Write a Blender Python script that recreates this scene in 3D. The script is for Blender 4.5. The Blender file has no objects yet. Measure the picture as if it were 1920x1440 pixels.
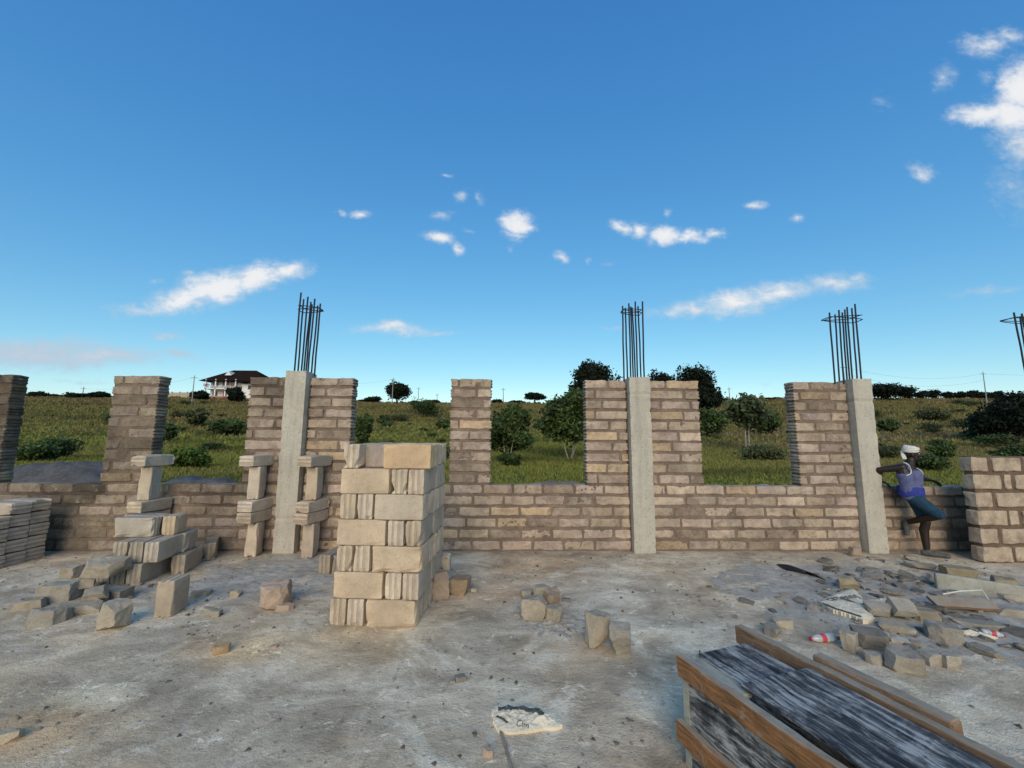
import bpy, bmesh, math, random
import numpy as np
from mathutils import Vector, Matrix, Euler, noise as mn

random.seed(11); rng = np.random.default_rng(5)
S = bpy.context.scene
COL = S.collection
R = math.radians

# ---------------------------------------------------------------- helpers
class MB:
    """collects vertices / faces / tints and links them as ONE mesh object"""
    def __init__(s): s.v=[]; s.f=[]; s.c=[]
    def add(s, verts, faces, tint=None):
        n=len(s.v); s.v.extend([tuple(p) for p in verts]); s.f.extend([tuple(i+n for i in f) for f in faces])
        s.c.extend(tint if isinstance(tint,list) else [tint if tint is not None else (1,1,1)]*len(verts))
    def box(s, c, d, M=None, tint=None):
        x,y,z=d[0]/2,d[1]/2,d[2]/2
        vs=[Vector((c[0]+a*x,c[1]+b*y,c[2]+e*z)) for a in (-1,1) for b in (-1,1) for e in (-1,1)]
        if M is not None: vs=[M@v for v in vs]
        s.add(vs,[(0,1,3,2),(4,6,7,5),(0,4,5,1),(2,3,7,6),(0,2,6,4),(1,5,7,3)],tint)
    def tube(s, pts, rad, n=8, tint=None, cap=True):
        pts=[Vector(p) for p in pts]; rs=rad if isinstance(rad,(list,tuple)) else [rad]*len(pts)
        rings=[]; up=Vector((0.13,0.21,1)).normalized()
        for i,p in enumerate(pts):
            t=(pts[min(i+1,len(pts)-1)]-pts[max(i-1,0)]).normalized()
            a=t.cross(up)
            if a.length<1e-3: a=t.cross(Vector((1,0,0)))
            a.normalize(); b=t.cross(a)
            rings.append([p+(a*math.cos(2*math.pi*k/n)+b*math.sin(2*math.pi*k/n))*rs[i] for k in range(n)])
        vs=[v for r in rings for v in r]; fs=[]
        for i in range(len(pts)-1):
            for k in range(n):
                k2=(k+1)%n; fs.append((i*n+k,(i+1)*n+k,(i+1)*n+k2,i*n+k2))
        if cap: fs.append(tuple(range(n))); fs.append(tuple(reversed(range((len(pts)-1)*n,len(pts)*n))))
        s.add(vs,fs,tint)
    def build(s, name, mat, parent=None, smooth=False, loc=None):
        me=bpy.data.meshes.new(name); me.from_pydata(s.v,[],s.f); me.update()
        if any(c!=(1,1,1) for c in s.c[:1]+s.c[-1:]) or True:
            a=me.color_attributes.new('tint','FLOAT_COLOR','POINT')
            arr=np.ones((len(s.v),4),dtype=np.float32); arr[:,:3]=np.array(s.c,dtype=np.float32).reshape(-1,3)
            a.data.foreach_set('color',arr.ravel())
        if smooth: me.polygons.foreach_set('use_smooth',[True]*len(me.polygons))
        return link(name,me,mat,parent,loc)

def link(name, me, mat, parent=None, loc=None):
    if mat is not None and not me.materials: me.materials.append(mat)
    o=bpy.data.objects.new(name,me); COL.objects.link(o)
    if parent is not None: o.parent=parent
    if loc is not None: o.location=loc
    return o
def npmesh(name, V, F, mat, tint=None, parent=None, smooth=False):
    """V (n,3), F (m,k) numpy -> object"""
    me=bpy.data.meshes.new(name); k=F.shape[1]
    me.vertices.add(len(V)); me.vertices.foreach_set('co',V.astype(np.float32).ravel())
    me.loops.add(F.size); me.loops.foreach_set('vertex_index',F.astype(np.int32).ravel())
    me.polygons.add(len(F)); me.polygons.foreach_set('loop_start',np.arange(0,F.size,k,dtype=np.int32))
    me.polygons.foreach_set('loop_total',np.full(len(F),k,dtype=np.int32))
    me.update(calc_edges=True); me.validate()
    a=me.color_attributes.new('tint','FLOAT_COLOR','POINT')
    arr=np.ones((len(V),4),dtype=np.float32)
    if tint is not None: arr[:,:3]=tint
    a.data.foreach_set('color',arr.ravel())
    if smooth: me.polygons.foreach_set('use_smooth',[True]*len(F))
    return link(name,me,mat,parent)
def tag(o, label=None, cat=None, group=None, kind=None):
    if label: o['label']=label
    if cat: o['category']=cat
    if group: o['group']=group
    if kind: o['kind']=kind
    return o
def empty(name, loc=(0,0,0), rz=0):
    o=bpy.data.objects.new(name,None); COL.objects.link(o); o.location=loc; o.rotation_euler=(0,0,rz); o.empty_display_size=.1
    return o
def sm(a,b,x):
    t=np.clip((x-a)/(b-a),0,1); return t*t*(3-2*t)

# ---------------------------------------------------------------- materials
class NT:
    def __init__(s, mat_or_world):
        s.t=mat_or_world.node_tree; s.n=s.t.nodes; s.l=s.t.links
    def new(s,typ,**kw):
        nd=s.n.new(typ)
        for k,v in kw.items(): setattr(nd,k,v)
        return nd
    def put(s,sock,v):
        if isinstance(v,bpy.types.NodeSocket): s.l.new(v,sock)
        else: sock.default_value=v
    def noise(s,vec,scale,detail=4,rough=.55,dist=0,out='Fac'):
        nd=s.new('ShaderNodeTexNoise'); s.put(nd.inputs['Vector'],vec); nd.inputs['Scale'].default_value=scale
        nd.inputs['Detail'].default_value=detail; nd.inputs['Roughness'].default_value=rough; nd.inputs['Distortion'].default_value=dist
        return nd.outputs[out]
    def ramp(s,fac,stops):
        nd=s.new('ShaderNodeValToRGB'); s.put(nd.inputs[0],fac); e=nd.color_ramp.elements
        while len(e)>1: e.remove(e[-1])
        e[0].position=stops[0][0]; e[0].color=col(stops[0][1])
        for p,c in stops[1:]:
            x=e.new(p); x.color=col(c)
        return nd.outputs[0]
    def mix(s,fac,a,b,mode='MIX'):
        nd=s.new('ShaderNodeMix',data_type='RGBA',blend_type=mode); s.put(nd.inputs[0],fac)
        s.put(nd.inputs[6],a if isinstance(a,bpy.types.NodeSocket) else col(a)); s.put(nd.inputs[7],b if isinstance(b,bpy.types.NodeSocket) else col(b))
        return nd.outputs[2]
    def math(s,op,a,b=0,c=0,clamp=False):
        nd=s.new('ShaderNodeMath',operation=op,use_clamp=clamp); s.put(nd.inputs[0],a); s.put(nd.inputs[1],b); s.put(nd.inputs[2],c); return nd.outputs[0]
    def mapr(s,v,a,b,c=0,d=1,interp='LINEAR'):
        nd=s.new('ShaderNodeMapRange',interpolation_type=interp); s.put(nd.inputs[0],v)
        for i,x in zip((1,2,3,4),(a,b,c,d)): nd.inputs[i].default_value=x
        return nd.outputs[0]
    def bump(s,h,strength=.4,dist=.01,normal=None):
        nd=s.new('ShaderNodeBump'); s.put(nd.inputs['Height'],h); nd.inputs['Strength'].default_value=strength; nd.inputs['Distance'].default_value=dist
        if normal is not None: s.l.new(normal,nd.inputs['Normal'])
        return nd.outputs[0]
    def scale(s,vec,sc):
        nd=s.new('ShaderNodeMapping'); s.put(nd.inputs['Vector'],vec); nd.inputs['Scale'].default_value=sc; return nd.outputs[0]
def col(c): return (*c,1) if len(c)==3 else c
def new_mat(name, rough=.9, spec=.2):
    m=bpy.data.materials.new(name); m.use_nodes=True; t=NT(m); b=t.n['Principled BSDF']
    b.inputs['Roughness'].default_value=rough; b.inputs['Specular IOR Level'].default_value=spec
    return m,t,b
def tint_node(t): 
    nd=t.new('ShaderNodeVertexColor',layer_name='tint'); return nd.outputs[0]
def wpos(t): return t.new('ShaderNodeNewGeometry').outputs['Position']
def opos(t): return t.new('ShaderNodeTexCoord').outputs['Object']
def oinfo(t): return t.new('ShaderNodeObjectInfo')

def mat_concrete(name, base, var=.25, rough=.92, use_obj=False, pit=1.0, dirt=(.15,.12,.09), dirtamt=.35, world=True, smear=None, holes=False):
    m,t,b=new_mat(name,rough)
    p=wpos(t) if world else opos(t)
    if not world:
        oi=oinfo(t); ad=t.new('ShaderNodeVectorMath',operation='MULTIPLY_ADD'); 
        t.l.new(p,ad.inputs[0]); ad.inputs[1].default_value=(1,1,1)
        sc=t.new('ShaderNodeVectorMath',operation='SCALE'); t.l.new(oi.outputs['Location'],sc.inputs[0]); sc.inputs['Scale'].default_value=3.7
        t.l.new(sc.outputs[0],ad.inputs[2]); p=ad.outputs[0]
    big=t.noise(p,3.1,4,.6); mid=t.noise(p,14,5,.65); fine=t.noise(p,95,3,.7)
    c=t.mix(t.mapr(big,.3,.7),tuple(x*(1-var) for x in base),tuple(min(1,x*(1+var)) for x in base))
    c=t.mix(t.math('MULTIPLY',t.mapr(mid,.5,.72),dirtamt),c,dirt)
    c=t.mix(t.mapr(fine,.3,.75,0,.45),c,(.9,.85,.8),'SOFT_LIGHT')
    sp=t.mapr(t.noise(p,160,2,.5),.62,.72,0,.55)
    c=t.mix(sp,c,tuple(x*.35 for x in base))
    c=t.mix(1.0,c,tint_node(t),'MULTIPLY')
    if holes: c=t.mix(t.mapr(t.noise(p,42,3,.6),.635,.68,0,.75),c,(.13,.12,.10)); c=t.mix(t.mapr(t.noise(t.scale(p,(5,5,.6)),1.6,5,.7),.5,.66,0,.45),c,(.28,.25,.21))
    if smear: c=t.mix(t.mapr(t.noise(p,5.2,7,.72,.5),.47,.62,0,.8),c,t.mix(1.0,smear,tint_node(t),'MULTIPLY')); c=t.mix(t.mapr(t.noise(p,8.5,5,.7,.3),.60,.70,0,.5),c,(.46,.42,.36))
    if use_obj: c=t.mix(1.0,c,oinfo(t).outputs['Color'],'MULTIPLY')
    t.l.new(c,b.inputs['Base Color'])
    h=t.math('ADD',t.math('MULTIPLY',mid,1.2),t.math('MULTIPLY',fine,.8))
    h=t.math('SUBTRACT',h,t.math('MULTIPLY',sp,.8*pit))
    t.l.new(t.bump(h,.75*pit,.006),b.inputs['Normal'])
    return m
M={}
M['block']=mat_concrete('block_concrete',(.43,.36,.29),.18,use_obj=True,world=False,dirtamt=.25)
M['wallblock']=mat_concrete('wall_block_concrete',(.41,.315,.235),.24,dirtamt=.6,dirt=(.19,.145,.11),pit=1.6,smear=(.25,.185,.14))
M['mortar']=mat_concrete('wall_mortar',(.20,.145,.11),.35,dirtamt=.5,dirt=(.11,.085,.07),pit=2.0)
M['column']=mat_concrete('column_concrete',(.45,.405,.33),.10,dirtamt=.22,dirt=(.24,.20,.16),pit=1.3,holes=True)
M['rubble']=mat_concrete('rubble_concrete',(.28,.25,.21),.28,use_obj=True,world=False,dirtamt=.4)
M['dirt']=mat_concrete('sandy_dirt',(.42,.375,.31),.28,dirtamt=.6,dirt=(.15,.13,.10),pit=1.6)
M['gravel']=mat_concrete('dark_gravel',(.085,.083,.084),.3,dirtamt=.4,dirt=(.2,.2,.2),pit=1.8)

def mat_floor():
    m,t,b=new_mat('slab_concrete',.88,.25); p=wpos(t)
    # sweep direction is skewed so that the stains read as trowel and broom marks
    q=t.new('ShaderNodeMapping'); t.l.new(p,q.inputs['Vector']); q.inputs['Rotation'].default_value=(0,0,R(18)); q.inputs['Scale'].default_value=(.85,1.12,1)
    q=q.outputs[0]
    big=t.noise(q,.55,4,.55,.6); mid=t.noise(q,2.3,6,.66,.4); sml=t.noise(q,9,6,.7,.3); fine=t.noise(p,60,4,.7); vf=t.noise(p,230,2,.6)
    c=t.ramp(mid,[(.32,(.165,.15,.135)),(.45,(.245,.228,.205)),(.55,(.315,.297,.268)),(.66,(.42,.405,.375))])
    c=t.mix(t.mapr(big,.47,.60,0,.42),c,t.mix(1.0,c,(1.12,.92,.70),'MULTIPLY'))                         # sandy zones
    c=t.mix(t.mapr(t.noise(q,1.1,8,.74,1.0),.52,.64,0,.8),c,(.46,.462,.44))     # pale cement wash
    c=t.mix(t.mapr(t.noise(q,6.5,6,.78,.8),.575,.66,0,.8),c,(.56,.55,.52))        # lime spots
    c=t.mix(t.mapr(t.noise(p,19,5,.75,.5),.57,.68,0,.55),c,(.12,.105,.09))
    c=t.mix(t.mapr(sml,.58,.72,0,.6),c,(.12,.11,.10))
    c=t.mix(t.mapr(t.noise(p,30,5,.75),.585,.66,0,.7),c,(.085,.075,.065))            # crumbs
    c=t.mix(t.mapr(vf,.6,.72,0,.4),c,(.62,.6,.56))
    c=t.mix(t.mapr(fine,.25,.8,0,.6),c,(.78,.76,.74),'SOFT_LIGHT')
    c=t.mix(1.0,c,(1.76,1.53,1.20),'MULTIPLY'); c=t.mix(1.0,c,tint_node(t),'MULTIPLY')
    t.l.new(c,b.inputs['Base Color'])
    h=t.math('ADD',t.math('MULTIPLY',sml,1.5),t.math('ADD',t.math('MULTIPLY',fine,.7),t.math('MULTIPLY',vf,.25)))
    t.l.new(t.bump(h,.75,.018),b.inputs['Normal'])
    return m
M['floor']=mat_floor()

def mat_leaf(name, base, rough=.6, trans=.25):
    m,t,b=new_mat(name,rough,.25); p=wpos(t)
    c=t.mix(1.0,base,tint_node(t),'MULTIPLY')
    t.l.new(c,b.inputs['Base Color'])
    tr=t.new('ShaderNodeBsdfTranslucent'); t.l.new(c,tr.inputs[0])
    mx=t.new('ShaderNodeMixShader'); mx.inputs[0].default_value=trans
    t.l.new(b.outputs[0],mx.inputs[1]); t.l.new(tr.outputs[0],mx.inputs[2]); t.l.new(mx.outputs[0],t.n['Material Output'].inputs[0])
    return m
M['leaf_dark']=mat_leaf('dark_mango_leaves',(.011,.018,.008),.8,.05)
M['leaf_mid']=mat_leaf('mid_green_leaves',(.080,.118,.034))
M['leaf_pale']=mat_leaf('pale_grey_green_leaves',(.085,.105,.045))
M['leaf_bright']=mat_leaf('fresh_green_leaves',(.09,.145,.02))
M['leaf_olive']=mat_leaf('olive_scrub_leaves',(.105,.118,.045))
M['grass']=mat_leaf('grass_blades',(.95,.95,.95),.8,.2)

def mat_simple(name, base, rough=.8, spec=.3, var=.2, scale=20, stretch=(1,1,1), dark=None, metallic=0, bump=.3, dusty=False):
    m,t,b=new_mat(name,rough,spec); p=t.scale(opos(t),stretch)
    n=t.noise(p,scale,6,.65,.2); c=t.mix(t.mapr(n,.3,.7),tuple(x*(1-var) for x in base),tuple(min(1,x*(1+var)) for x in base))
    if dark: c=t.mix(t.mapr(t.noise(p,scale*.6,5,.7,.5),.5,.68,0,.8),c,dark)
    c=t.mix(1.0,c,tint_node(t),'MULTIPLY')
    if dusty:
        nz_=t.new('ShaderNodeSeparateXYZ'); t.l.new(t.new('ShaderNodeNewGeometry').outputs['Normal'],nz_.inputs[0])
        c=t.mix(t.math('MULTIPLY',t.mapr(nz_.outputs[2],.5,.95),t.mapr(t.noise(opos(t),9,6,.7),.3,.6,.35,.95)),c,(.34,.29,.22)); c=t.mix(t.mapr(t.noise(opos(t),26,5,.75,.4),.56,.68,0,.6),c,(.33,.29,.23))
    t.l.new(c,b.inputs['Base Color']); b.inputs['Metallic'].default_value=metallic
    if bump: t.l.new(t.bump(n,bump,.004),b.inputs['Normal'])
    return m
M['bark']=mat_simple('pale_bark',(.30,.27,.22),.9,.1,.3,6,(1,1,.3))
M['barkdark']=mat_simple('dark_bark',(.08,.065,.05),.9,.1,.3,6)
M['steel']=mat_simple('rusty_rebar',(.022,.023,.03),.7,.25,.35,60,dark=(.05,.03,.02))
M['wood_orange']=mat_simple('weathered_orange_timber',(.27,.125,.05),.75,.25,.55,7,(1,9,9),dark=(.055,.028,.016),bump=1,dusty=True)
M['wood_brown']=mat_simple('brown_timber',(.24,.145,.085),.8,.2,.35,9,(1,14,14),dark=(.08,.05,.03),bump=1,dusty=True)
M['wood_pole']=mat_simple('utility_pole_wood',(.28,.27,.26),.9,.1,.15,3)
M['white_paint']=mat_simple('white_house_paint',(.75,.72,.68),.8,.2,.06,1)
M['red_paint']=mat_simple('dull_red_paint',(.33,.12,.09),.8,.2,.12,1)
M['pink_paint']=mat_simple('pink_flowers',(.55,.22,.26),.8,.2,.3,4)
M['roof_dark']=mat_simple('dark_roof_tile',(.022,.015,.013),.95,.0,.25,3)
M['glass_dark']=mat_simple('dark_window_glass',(.03,.035,.05),.15,.5,.1,3,bump=0)
M['beige_wall']=mat_simple('beige_boundary_wall',(.42,.36,.26),.9,.1,.15,1)
M['skin']=mat_simple('dark_skin',(.020,.011,.008),.5,.4,.15,30,bump=.1)
M['white_cloth']=mat_simple('white_cloth',(.62,.60,.54),.95,.1,.18,28,bump=.8)
M['vest_blue']=mat_simple('blue_vest_fabric',(.115,.125,.235),.95,.1,.25,18,bump=.4)
M['waist']=mat_simple('bright_blue_cloth',(.04,.052,.24),.95,.1,.3,22,bump=.6)
M['shorts']=mat_simple('teal_denim_shorts',(.02,.05,.08),.9,.15,.3,30,bump=.4)
M['shoe']=mat_simple('dusty_shoe',(.09,.09,.09),.8,.2,.35,25)
M['paper']=mat_simple('cement_bag_paper',(.70,.60,.44),.85,.2,.14,12,bump=.6)
M['ink']=mat_simple('dark_grey_ink',(.07,.085,.08),.8,.2,.2,30,bump=0)
M['cap_red']=mat_simple('red_plastic',(.55,.02,.03),.35,.5,.05,10,bump=0)
M['label_red']=mat_simple('red_bottle_label',(.50,.06,.07),.5,.4,.08,40,bump=0)
M['black_sheet']=mat_simple('black_rubber_sheet',(.022,.022,.026),.7,.3,.3,8)
M['grey_ply']=mat_simple('grey_cement_smeared_plywood',(.36,.34,.27),.85,.2,.2,12,(1,3,3),dark=(.13,.13,.125))
M['stick']=mat_simple('grey_stick',(.26,.22,.18),.9,.1,.2,30)
def mat_plastic():
    m,t,b=new_mat('clear_bottle_plastic',.12,.5); b.inputs['Base Color'].default_value=(.80,.86,.86,1); b.inputs['Transmission Weight'].default_value=.55
    return m
M['plastic']=mat_plastic()
def mat_film():
    # black film faced plywood with cement drawn out in streaks along the panel (object X)
    m,t,b=new_mat('film_faced_plywood',.75,.12); o=opos(t)
    wob=t.new('ShaderNodeTexNoise'); t.l.new(o,wob.inputs['Vector']); wob.inputs['Scale'].default_value=5
    ad=t.new('ShaderNodeVectorMath',operation='MULTIPLY_ADD'); t.l.new(wob.outputs['Color'],ad.inputs[0]); ad.inputs[1].default_value=(.05,.05,.05); t.l.new(o,ad.inputs[2])
    p=t.scale(ad.outputs[0],(1.3,10,10)); p2=t.scale(ad.outputs[0],(1.6,30,30))
    a=t.mapr(t.noise(p,2.6,5,.6,.5),.42,.56); b2=t.mapr(t.noise(p2,2.2,4,.6,.3),.44,.52); cl=t.mapr(t.noise(ad.outputs[0],5,8,.8,.4),.40,.58)
    f=t.math('MULTIPLY',t.math('ADD',t.math('MULTIPLY',a,.75),.25),t.math('ADD',t.math('MULTIPLY',b2,.65),.35))
    f=t.math('ADD',t.math('MULTIPLY',f,t.mapr(cl,0,1,.45,1.1)),t.math('MULTIPLY',t.mapr(cl,.7,1),.15),clamp=True)
    c=t.ramp(f,[(.08,(.028,.028,.031)),(.28,(.10,.098,.096)),(.55,(.22,.213,.20)),(.95,(.40,.385,.355))])
    c=t.mix(1.0,c,tint_node(t),'MULTIPLY')
    t.l.new(c,b.inputs['Base Color']); t.l.new(t.mapr(f,0,1,.6,.95),b.inputs['Roughness'])
    t.l.new(t.bump(f,.5,.004),b.inputs['Normal'])
    return m
M['film']=mat_film()

# ---------------------------------------------------------------- camera, light, sky
cam=bpy.data.cameras.new('camera'); cam.lens=14.276; cam.sensor_width=36; cam.clip_start=.05; cam.clip_end=6000
co=bpy.data.objects.new('camera',cam); COL.objects.link(co); S.camera=co
F=Vector((0.02153, 0.991654, 0.127115)); Rt=Vector((0.999728, -0.022491, 0.006133)); Up=Vector((-0.008941, -0.126948, 0.991869))
co.matrix_world=Matrix(((Rt.x,Up.x,-F.x,0),(Rt.y,Up.y,-F.y,0),(Rt.z,Up.z,-F.z,1.58),(0,0,0,1)))

SUN_EL=27; SUN_AZ=-4     # degrees; the sun stands behind the photographer
sun=bpy.data.lights.new('sun','SUN'); sun.energy=2.35; sun.angle=R(42); sun.color=(1,.87,.70)
so=bpy.data.objects.new('sun',sun); COL.objects.link(so); so.rotation_euler=(R(90-SUN_EL),0,R(SUN_AZ)); so.location=(0,-20,20)

w=bpy.data.worlds.new("World"); S.world=w; w.use_nodes=True; t=NT(w); bg=t.n['Background']; bg.inputs['Strength'].default_value=.10
sky=t.new('ShaderNodeTexSky',sky_type='NISHITA'); sky.sun_disc=False; sky.sun_elevation=R(SUN_EL); sky.sun_rotation=R(180+4)
sky.air_density=1.0; sky.dust_density=.35; sky.ozone_density=2.2; sky.altitude=200
hs=t.new('ShaderNodeHueSaturation'); t.l.new(sky.outputs[0],hs.inputs['Color']); hs.inputs['Saturation'].default_value=1.18; hs.inputs['Value'].default_value=1.0
sc3=t.new('ShaderNodeSeparateColor'); t.l.new(hs.outputs[0],sc3.inputs[0]); cc3=t.new('ShaderNodeCombineColor')   # richer blue, as the phone rendered it
for ch,(ga,am) in enumerate(((.985,1.278),(.743,1.242),(.465,1.11))):
    t.l.new(t.math('MULTIPLY',t.math('POWER',t.math('MULTIPLY',sc3.outputs[ch],.1),ga),am*10),cc3.inputs[ch])
d=t.new('ShaderNodeTexCoord').outputs['Generated']
sp=t.new('ShaderNodeSeparateXYZ'); t.l.new(d,sp.inputs[0])
ysafe=t.math('MAXIMUM',sp.outputs[1],.02)
cb=t.new('ShaderNodeCombineXYZ'); t.l.new(t.math('DIVIDE',sp.outputs[0],ysafe),cb.inputs[0]); t.l.new(t.math('DIVIDE',sp.outputs[2],ysafe),cb.inputs[1])
uv=cb.outputs[0]
nz=t.new('ShaderNodeTexNoise'); t.l.new(uv,nz.inputs['Vector']); nz.inputs['Scale'].default_value=11; nz.inputs['Detail'].default_value=5; nz.inputs['Roughness'].default_value=.6
ad=t.new('ShaderNodeVectorMath',operation='MULTIPLY_ADD'); t.l.new(nz.outputs['Color'],ad.inputs[0]); ad.inputs[1].default_value=(.09,.055,0)
t.l.new(uv,ad.inputs[2]); sb=t.new('ShaderNodeVectorMath',operation='SUBTRACT'); t.l.new(ad.outputs[0],sb.inputs[0]); sb.inputs[1].default_value=(.045,.0275,0); wuv=sb.outputs[0]
fn=t.noise(t.scale(uv,(1,1.7,1)),26,7,.68,.3)
# clouds: direction (x/y, z/y), half sizes, turn, density, whiteness
CL=[(-0.8959, 0.3047, 0.1017, 0.0206, 0.0, 0.75, 0.6), (-0.8075, 0.332, 0.0946, 0.0416, 12.0, 1.15, 0.85), (-0.719, 0.3694, 0.1166, 0.0477, 10.0, 1.25, 1.0), (-0.6284, 0.3946, 0.1067, 0.0396, 8.0, 1.25, 1.0), (-0.5494, 0.41, 0.067, 0.0284, 5.0, 1.1, 0.9), (-0.7887, 0.4034, 0.045, 0.0141, 0.0, 0.6, 0.6), (-0.8852, 0.3809, 0.0263, 0.0126, 0.0, 0.5, 0.5), (-1.1506, 0.1911, 0.2422, 0.0479, 0.0, 1.2, 0.2), (-0.9845, 0.1876, 0.1666, 0.0293, 0.0, 1.15, 0.25), (-0.8362, 0.2374, 0.0596, 0.0176, -5.0, 0.75, 0.35), (-0.7925, 0.1936, 0.08, 0.016, -6.0, 0.8, 0.2), (-1.0275, 0.1292, 0.1014, 0.0091, 0.0, 0.5, 0.2), (-1.1936, 0.2226, 0.0764, 0.0133, 0.0, 0.7, 0.3), (-0.3735, 0.5678, 0.0358, 0.0163, 0.0, 0.95, 1.0), (-0.4247, 0.5727, 0.0178, 0.0133, -20.0, 0.7, 0.7), (-0.1674, 0.5099, 0.0469, 0.0234, 0.0, 1.0, 1.0), (-0.1213, 0.4844, 0.0275, 0.0189, -30.0, 0.95, 1.0), (0.0331, 0.5429, 0.0531, 0.0446, -10.0, 1.2, 1.3), (0.0541, 0.5329, 0.0335, 0.0237, 0.0, 1.1, 1.2), (-0.1539, 0.6802, 0.0169, 0.0091, 0.0, 0.75, 0.7), (-0.1189, 0.625, 0.0252, 0.0256, -50.0, 0.75, 0.5), (-0.165, 0.5732, 0.0333, 0.0164, 0.0, 0.75, 0.6), (-0.0586, 0.6202, 0.0253, 0.0181, -40.0, 0.6, 0.6), (0.0085, 0.4794, 0.0111, 0.0117, 0.0, 0.55, 0.5), (-0.0918, 0.5273, 0.0249, 0.0088, 0.0, 0.5, 0.5), (0.147, 0.4613, 0.0236, 0.0204, 0.0, 0.85, 0.8), (0.2205, 0.4509, 0.0125, 0.0189, 0.0, 0.6, 0.4), (0.269, 0.4444, 0.0334, 0.0102, 0.0, 0.45, 0.4), (0.3067, 0.5449, 0.0396, 0.0209, -20.0, 0.98, 1.0), (0.353, 0.5383, 0.0339, 0.0254, -10.0, 1.0, 1.0), (0.4259, 0.5233, 0.0538, 0.0298, 0.0, 1.2, 1.3), (0.4925, 0.5245, 0.0511, 0.0238, 0.0, 1.1, 1.2), (0.5512, 0.533, 0.0342, 0.0164, 10.0, 0.95, 1.0), (0.4285, 0.5831, 0.0171, 0.0211, 0.0, 0.65, 0.6), (0.6739, 0.6135, 0.0419, 0.0168, 0.0, 0.85, 0.8), (0.7725, 0.5821, 0.026, 0.0167, 0.0, 0.75, 0.7), (0.4726, 0.3214, 0.1388, 0.0255, 5.0, 0.85, 0.65), (0.5917, 0.3414, 0.1258, 0.043, 5.0, 1.05, 0.8), (0.7129, 0.3746, 0.1341, 0.0405, 8.0, 1.0, 0.75), (0.8566, 0.4027, 0.1139, 0.0321, 5.0, 0.9, 0.65), (0.9146, 0.4152, 0.0428, 0.0205, 0.0, 0.7, 0.6), (1.1387, 0.7206, 0.0478, 0.0316, 0.0, 0.85, 0.75), (1.3762, 1.1204, 0.101, 0.0488, 8.0, 0.8, 0.8), (1.4431, 1.1467, 0.0634, 0.035, 10.0, 0.8, 0.8), (1.2368, 1.0124, 0.0403, 0.0578, -30.0, 0.65, 0.55), (1.361, 1.0159, 0.0405, 0.0306, 0.0, 0.55, 0.5), (1.457, 0.9849, 0.0717, 0.1126, -20.0, 1.25, 1.3), (1.3439, 0.899, 0.1262, 0.0397, 5.0, 1.2, 1.2), (1.4208, 0.9009, 0.0926, 0.0733, 0.0, 1.25, 1.1), (1.4297, 0.8116, 0.0917, 0.0982, 0.0, 0.9, 0.5), (1.0587, 0.9327, 0.0457, 0.0415, 0.0, 0.4, 0.3), (-0.2805, 0.2658, 0.112, 0.0206, 0.0, 0.95, 0.75), (-0.1775, 0.2575, 0.0829, 0.0124, 0.0, 0.7, 0.6), (0.2786, 0.2768, 0.0464, 0.0084, 0.0, 0.55, 0.6), (1.269, 0.3869, 0.1592, 0.0205, 5.0, 0.55, 0.4), (1.3871, 0.6835, 0.0902, 0.1275, 0.0, 0.5, 0.3), (0.6534, 0.1366, 0.0273, 0.0081, 0.0, 0.5, 0.4), (-0.5283, 0.2166, 0.0314, 0.0081, 0.0, 0.4, 0.4)]
acc=None; whi=None
for (u,v,a,bb,rot,den,wh) in CL:
    mp=t.new('ShaderNodeMapping',vector_type='TEXTURE'); t.l.new(wuv,mp.inputs['Vector']); mp.inputs['Location'].default_value=(u,v,0)
    mp.inputs['Rotation'].default_value=(0,0,R(rot)); mp.inputs['Scale'].default_value=(a,bb,1)
    ln=t.new('ShaderNodeVectorMath',operation='LENGTH'); t.l.new(mp.outputs[0],ln.inputs[0])
    k=t.mapr(ln.outputs['Value'],1.35,.0,0,den)
    acc=k if acc is None else t.math('MAXIMUM',acc,k)
    kw=t.math('MULTIPLY',k,wh); whi=kw if whi is None else t.math('MAXIMUM',whi,kw)
dens=t.math('ADD',acc,t.math('MULTIPLY',t.math('SUBTRACT',fn,.5),.85))
dens=t.math('MULTIPLY',t.mapr(dens,.12,1.05,0,.97,'SMOOTHSTEP'),t.mapr(acc,0,.12,0,1))
dens=t.math('MULTIPLY',dens,t.mapr(sp.outputs[1],.02,.06,0,1))
hot=t.math('MULTIPLY',whi,t.mapr(fn,.3,.75,.55,1.25))
cc=t.mix(t.mapr(hot,.12,.75,0,1),(4.7,5.9,7.1),(8.7,8.8,8.9))
mx=t.mix(dens,cc3.outputs[0],cc)
t.l.new(mx,bg.inputs['Color'])
S.view_settings.view_transform='Standard'; S.view_settings.look='None'; S.view_settings.exposure=0; S.view_settings.gamma=1
S.cycles.max_bounces=6; S.cycles.transparent_max_bounces=8
try: S.cycles.use_denoising=True
except Exception: pass

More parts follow.
